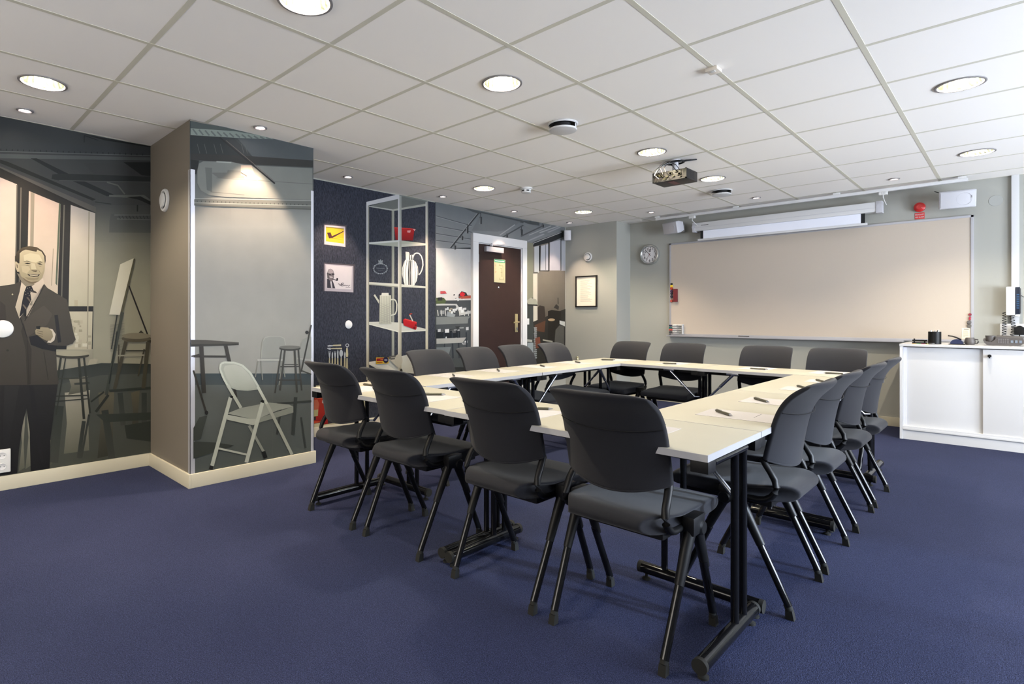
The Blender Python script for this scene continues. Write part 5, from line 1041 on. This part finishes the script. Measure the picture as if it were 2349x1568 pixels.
b.tube([(.07*cos(2*pi*k/n), .01+.05*sin(2*pi*k/n), top-.02) for k in range(n+1)], .008, 8); b.tube([(.055,.01,top-.02),(.09,.03,top-.016),(.12,.055,top-.012),(.14,.095,top-.003)], .006, 8); b.tube([(.05,.0,top-.02),(.085,.02,top-.014),(.112,.05,top-.01),(.135,.10,top-.003)], .004, 8); b.build('cable_bundle', M_blk, t)

# ------------------------------------------------------------------ light
for (x,y) in BIG: add_area(x, y, EN_BIG, (1,.87,.66))
def spotlamp(x, y, tx, ty, tz, en, col=(1,.74,.55), ang=80, blend=.6):
    l = bpy.data.lights.new('spot_lamp', 'SPOT'); l.energy = en; l.color = col; l.spot_size = radians(ang); l.spot_blend = blend; l.shadow_soft_size = .02
    o = bpy.data.objects.new('spot_lamp', l); o.location = (x,y,HC-.012); o.rotation_euler = (Vector((tx,ty,tz))-Vector((x,y,HC))).to_track_quat('-Z','Y').to_euler(); C.objects.link(o)
for (x,y),e in zip(SM, (15,46,28,22,22,16,9,5,3)): spotlamp(x, y, x, y, 0, e, ang=74, blend=.45 if x < -2.9 else .9)
# low weak sun through the middle window; added panels block it at the others
sn = bpy.data.lights.new('sun', 'SUN'); sn.energy = 1.3; sn.color = (.62,.78,1); sn.angle = radians(2.5)
so = bpy.data.objects.new('sun', sn); so.location = (6,3,3); so.rotation_euler = Vector((-1,-.13,-.36)).to_track_quat('-Z','Y').to_euler(); C.objects.link(so)
for i in (0,2):
    b = MB(); b.box((XR+.143,WIN[i][0],WZ[0]),(XR+.149,WIN[i][1],WZ[1])); o = b.build('light_blocker', M_white); tag(o, 'unseen panel added to block the sun at the window ' + ('nearest the viewer' if i == 0 else 'nearest the end wall'), 'light blocker')
b = MB(); b.box((-3.6,YB-.149,.95),(-1,YB-.143,2.15)); o = b.build('light_blocker', M_white); tag(o, 'panel added to close the made-up window behind the viewer', 'light blocker')  # closes the made-up opening behind the added fill light
# daylight at the right windows; first one is an added fill behind the camera
l = bpy.data.lights.new('window_and_fill_light', 'AREA'); l.shape = 'RECTANGLE'; l.size = 2.6; l.size_y = 1.2; l.energy = 20; l.color = (1,.93,.84)
o = bpy.data.objects.new('window_and_fill_light', l); o.location = (-2.3,YB-.12,1.55); o.rotation_euler = (radians(-90),0,pi); C.objects.link(o)
for (a,c) in WIN:
    l = bpy.data.lights.new('window_and_fill_light', 'AREA'); l.shape = 'RECTANGLE'; l.size = c-a; l.size_y = WZ[1]-WZ[0]; l.energy = (58 if a > 4 else 50 if a > 2 else 22)*(c-a); l.color = (.80,.88,1)
    o = bpy.data.objects.new('window_and_fill_light', l); o.location = (XR+.14,(a+c)/2,(WZ[0]+WZ[1])/2); o.rotation_euler = (0, radians(112 if a > 4 else 108 if a > 2 else 70), 0); C.objects.link(o)
wd = bpy.data.worlds.new('world'); bpy.context.scene.world = wd; wd.use_nodes = True
wd.node_tree.nodes['Background'].inputs[0].default_value = (.7,.82,1,1); wd.node_tree.nodes['Background'].inputs[1].default_value = 1.0
sc = bpy.context.scene; sc.view_settings.view_transform = 'Standard'; sc.view_settings.look = 'None'; sc.view_settings.gamma = 1; sc.view_settings.exposure = 1.86
sc.cycles.use_denoising = True; sc.cycles.max_bounces = 8; sc.cycles.diffuse_bounces = 5; sc.cycles.glossy_bounces = 3; sc.cycles.sample_clamp_indirect = 4
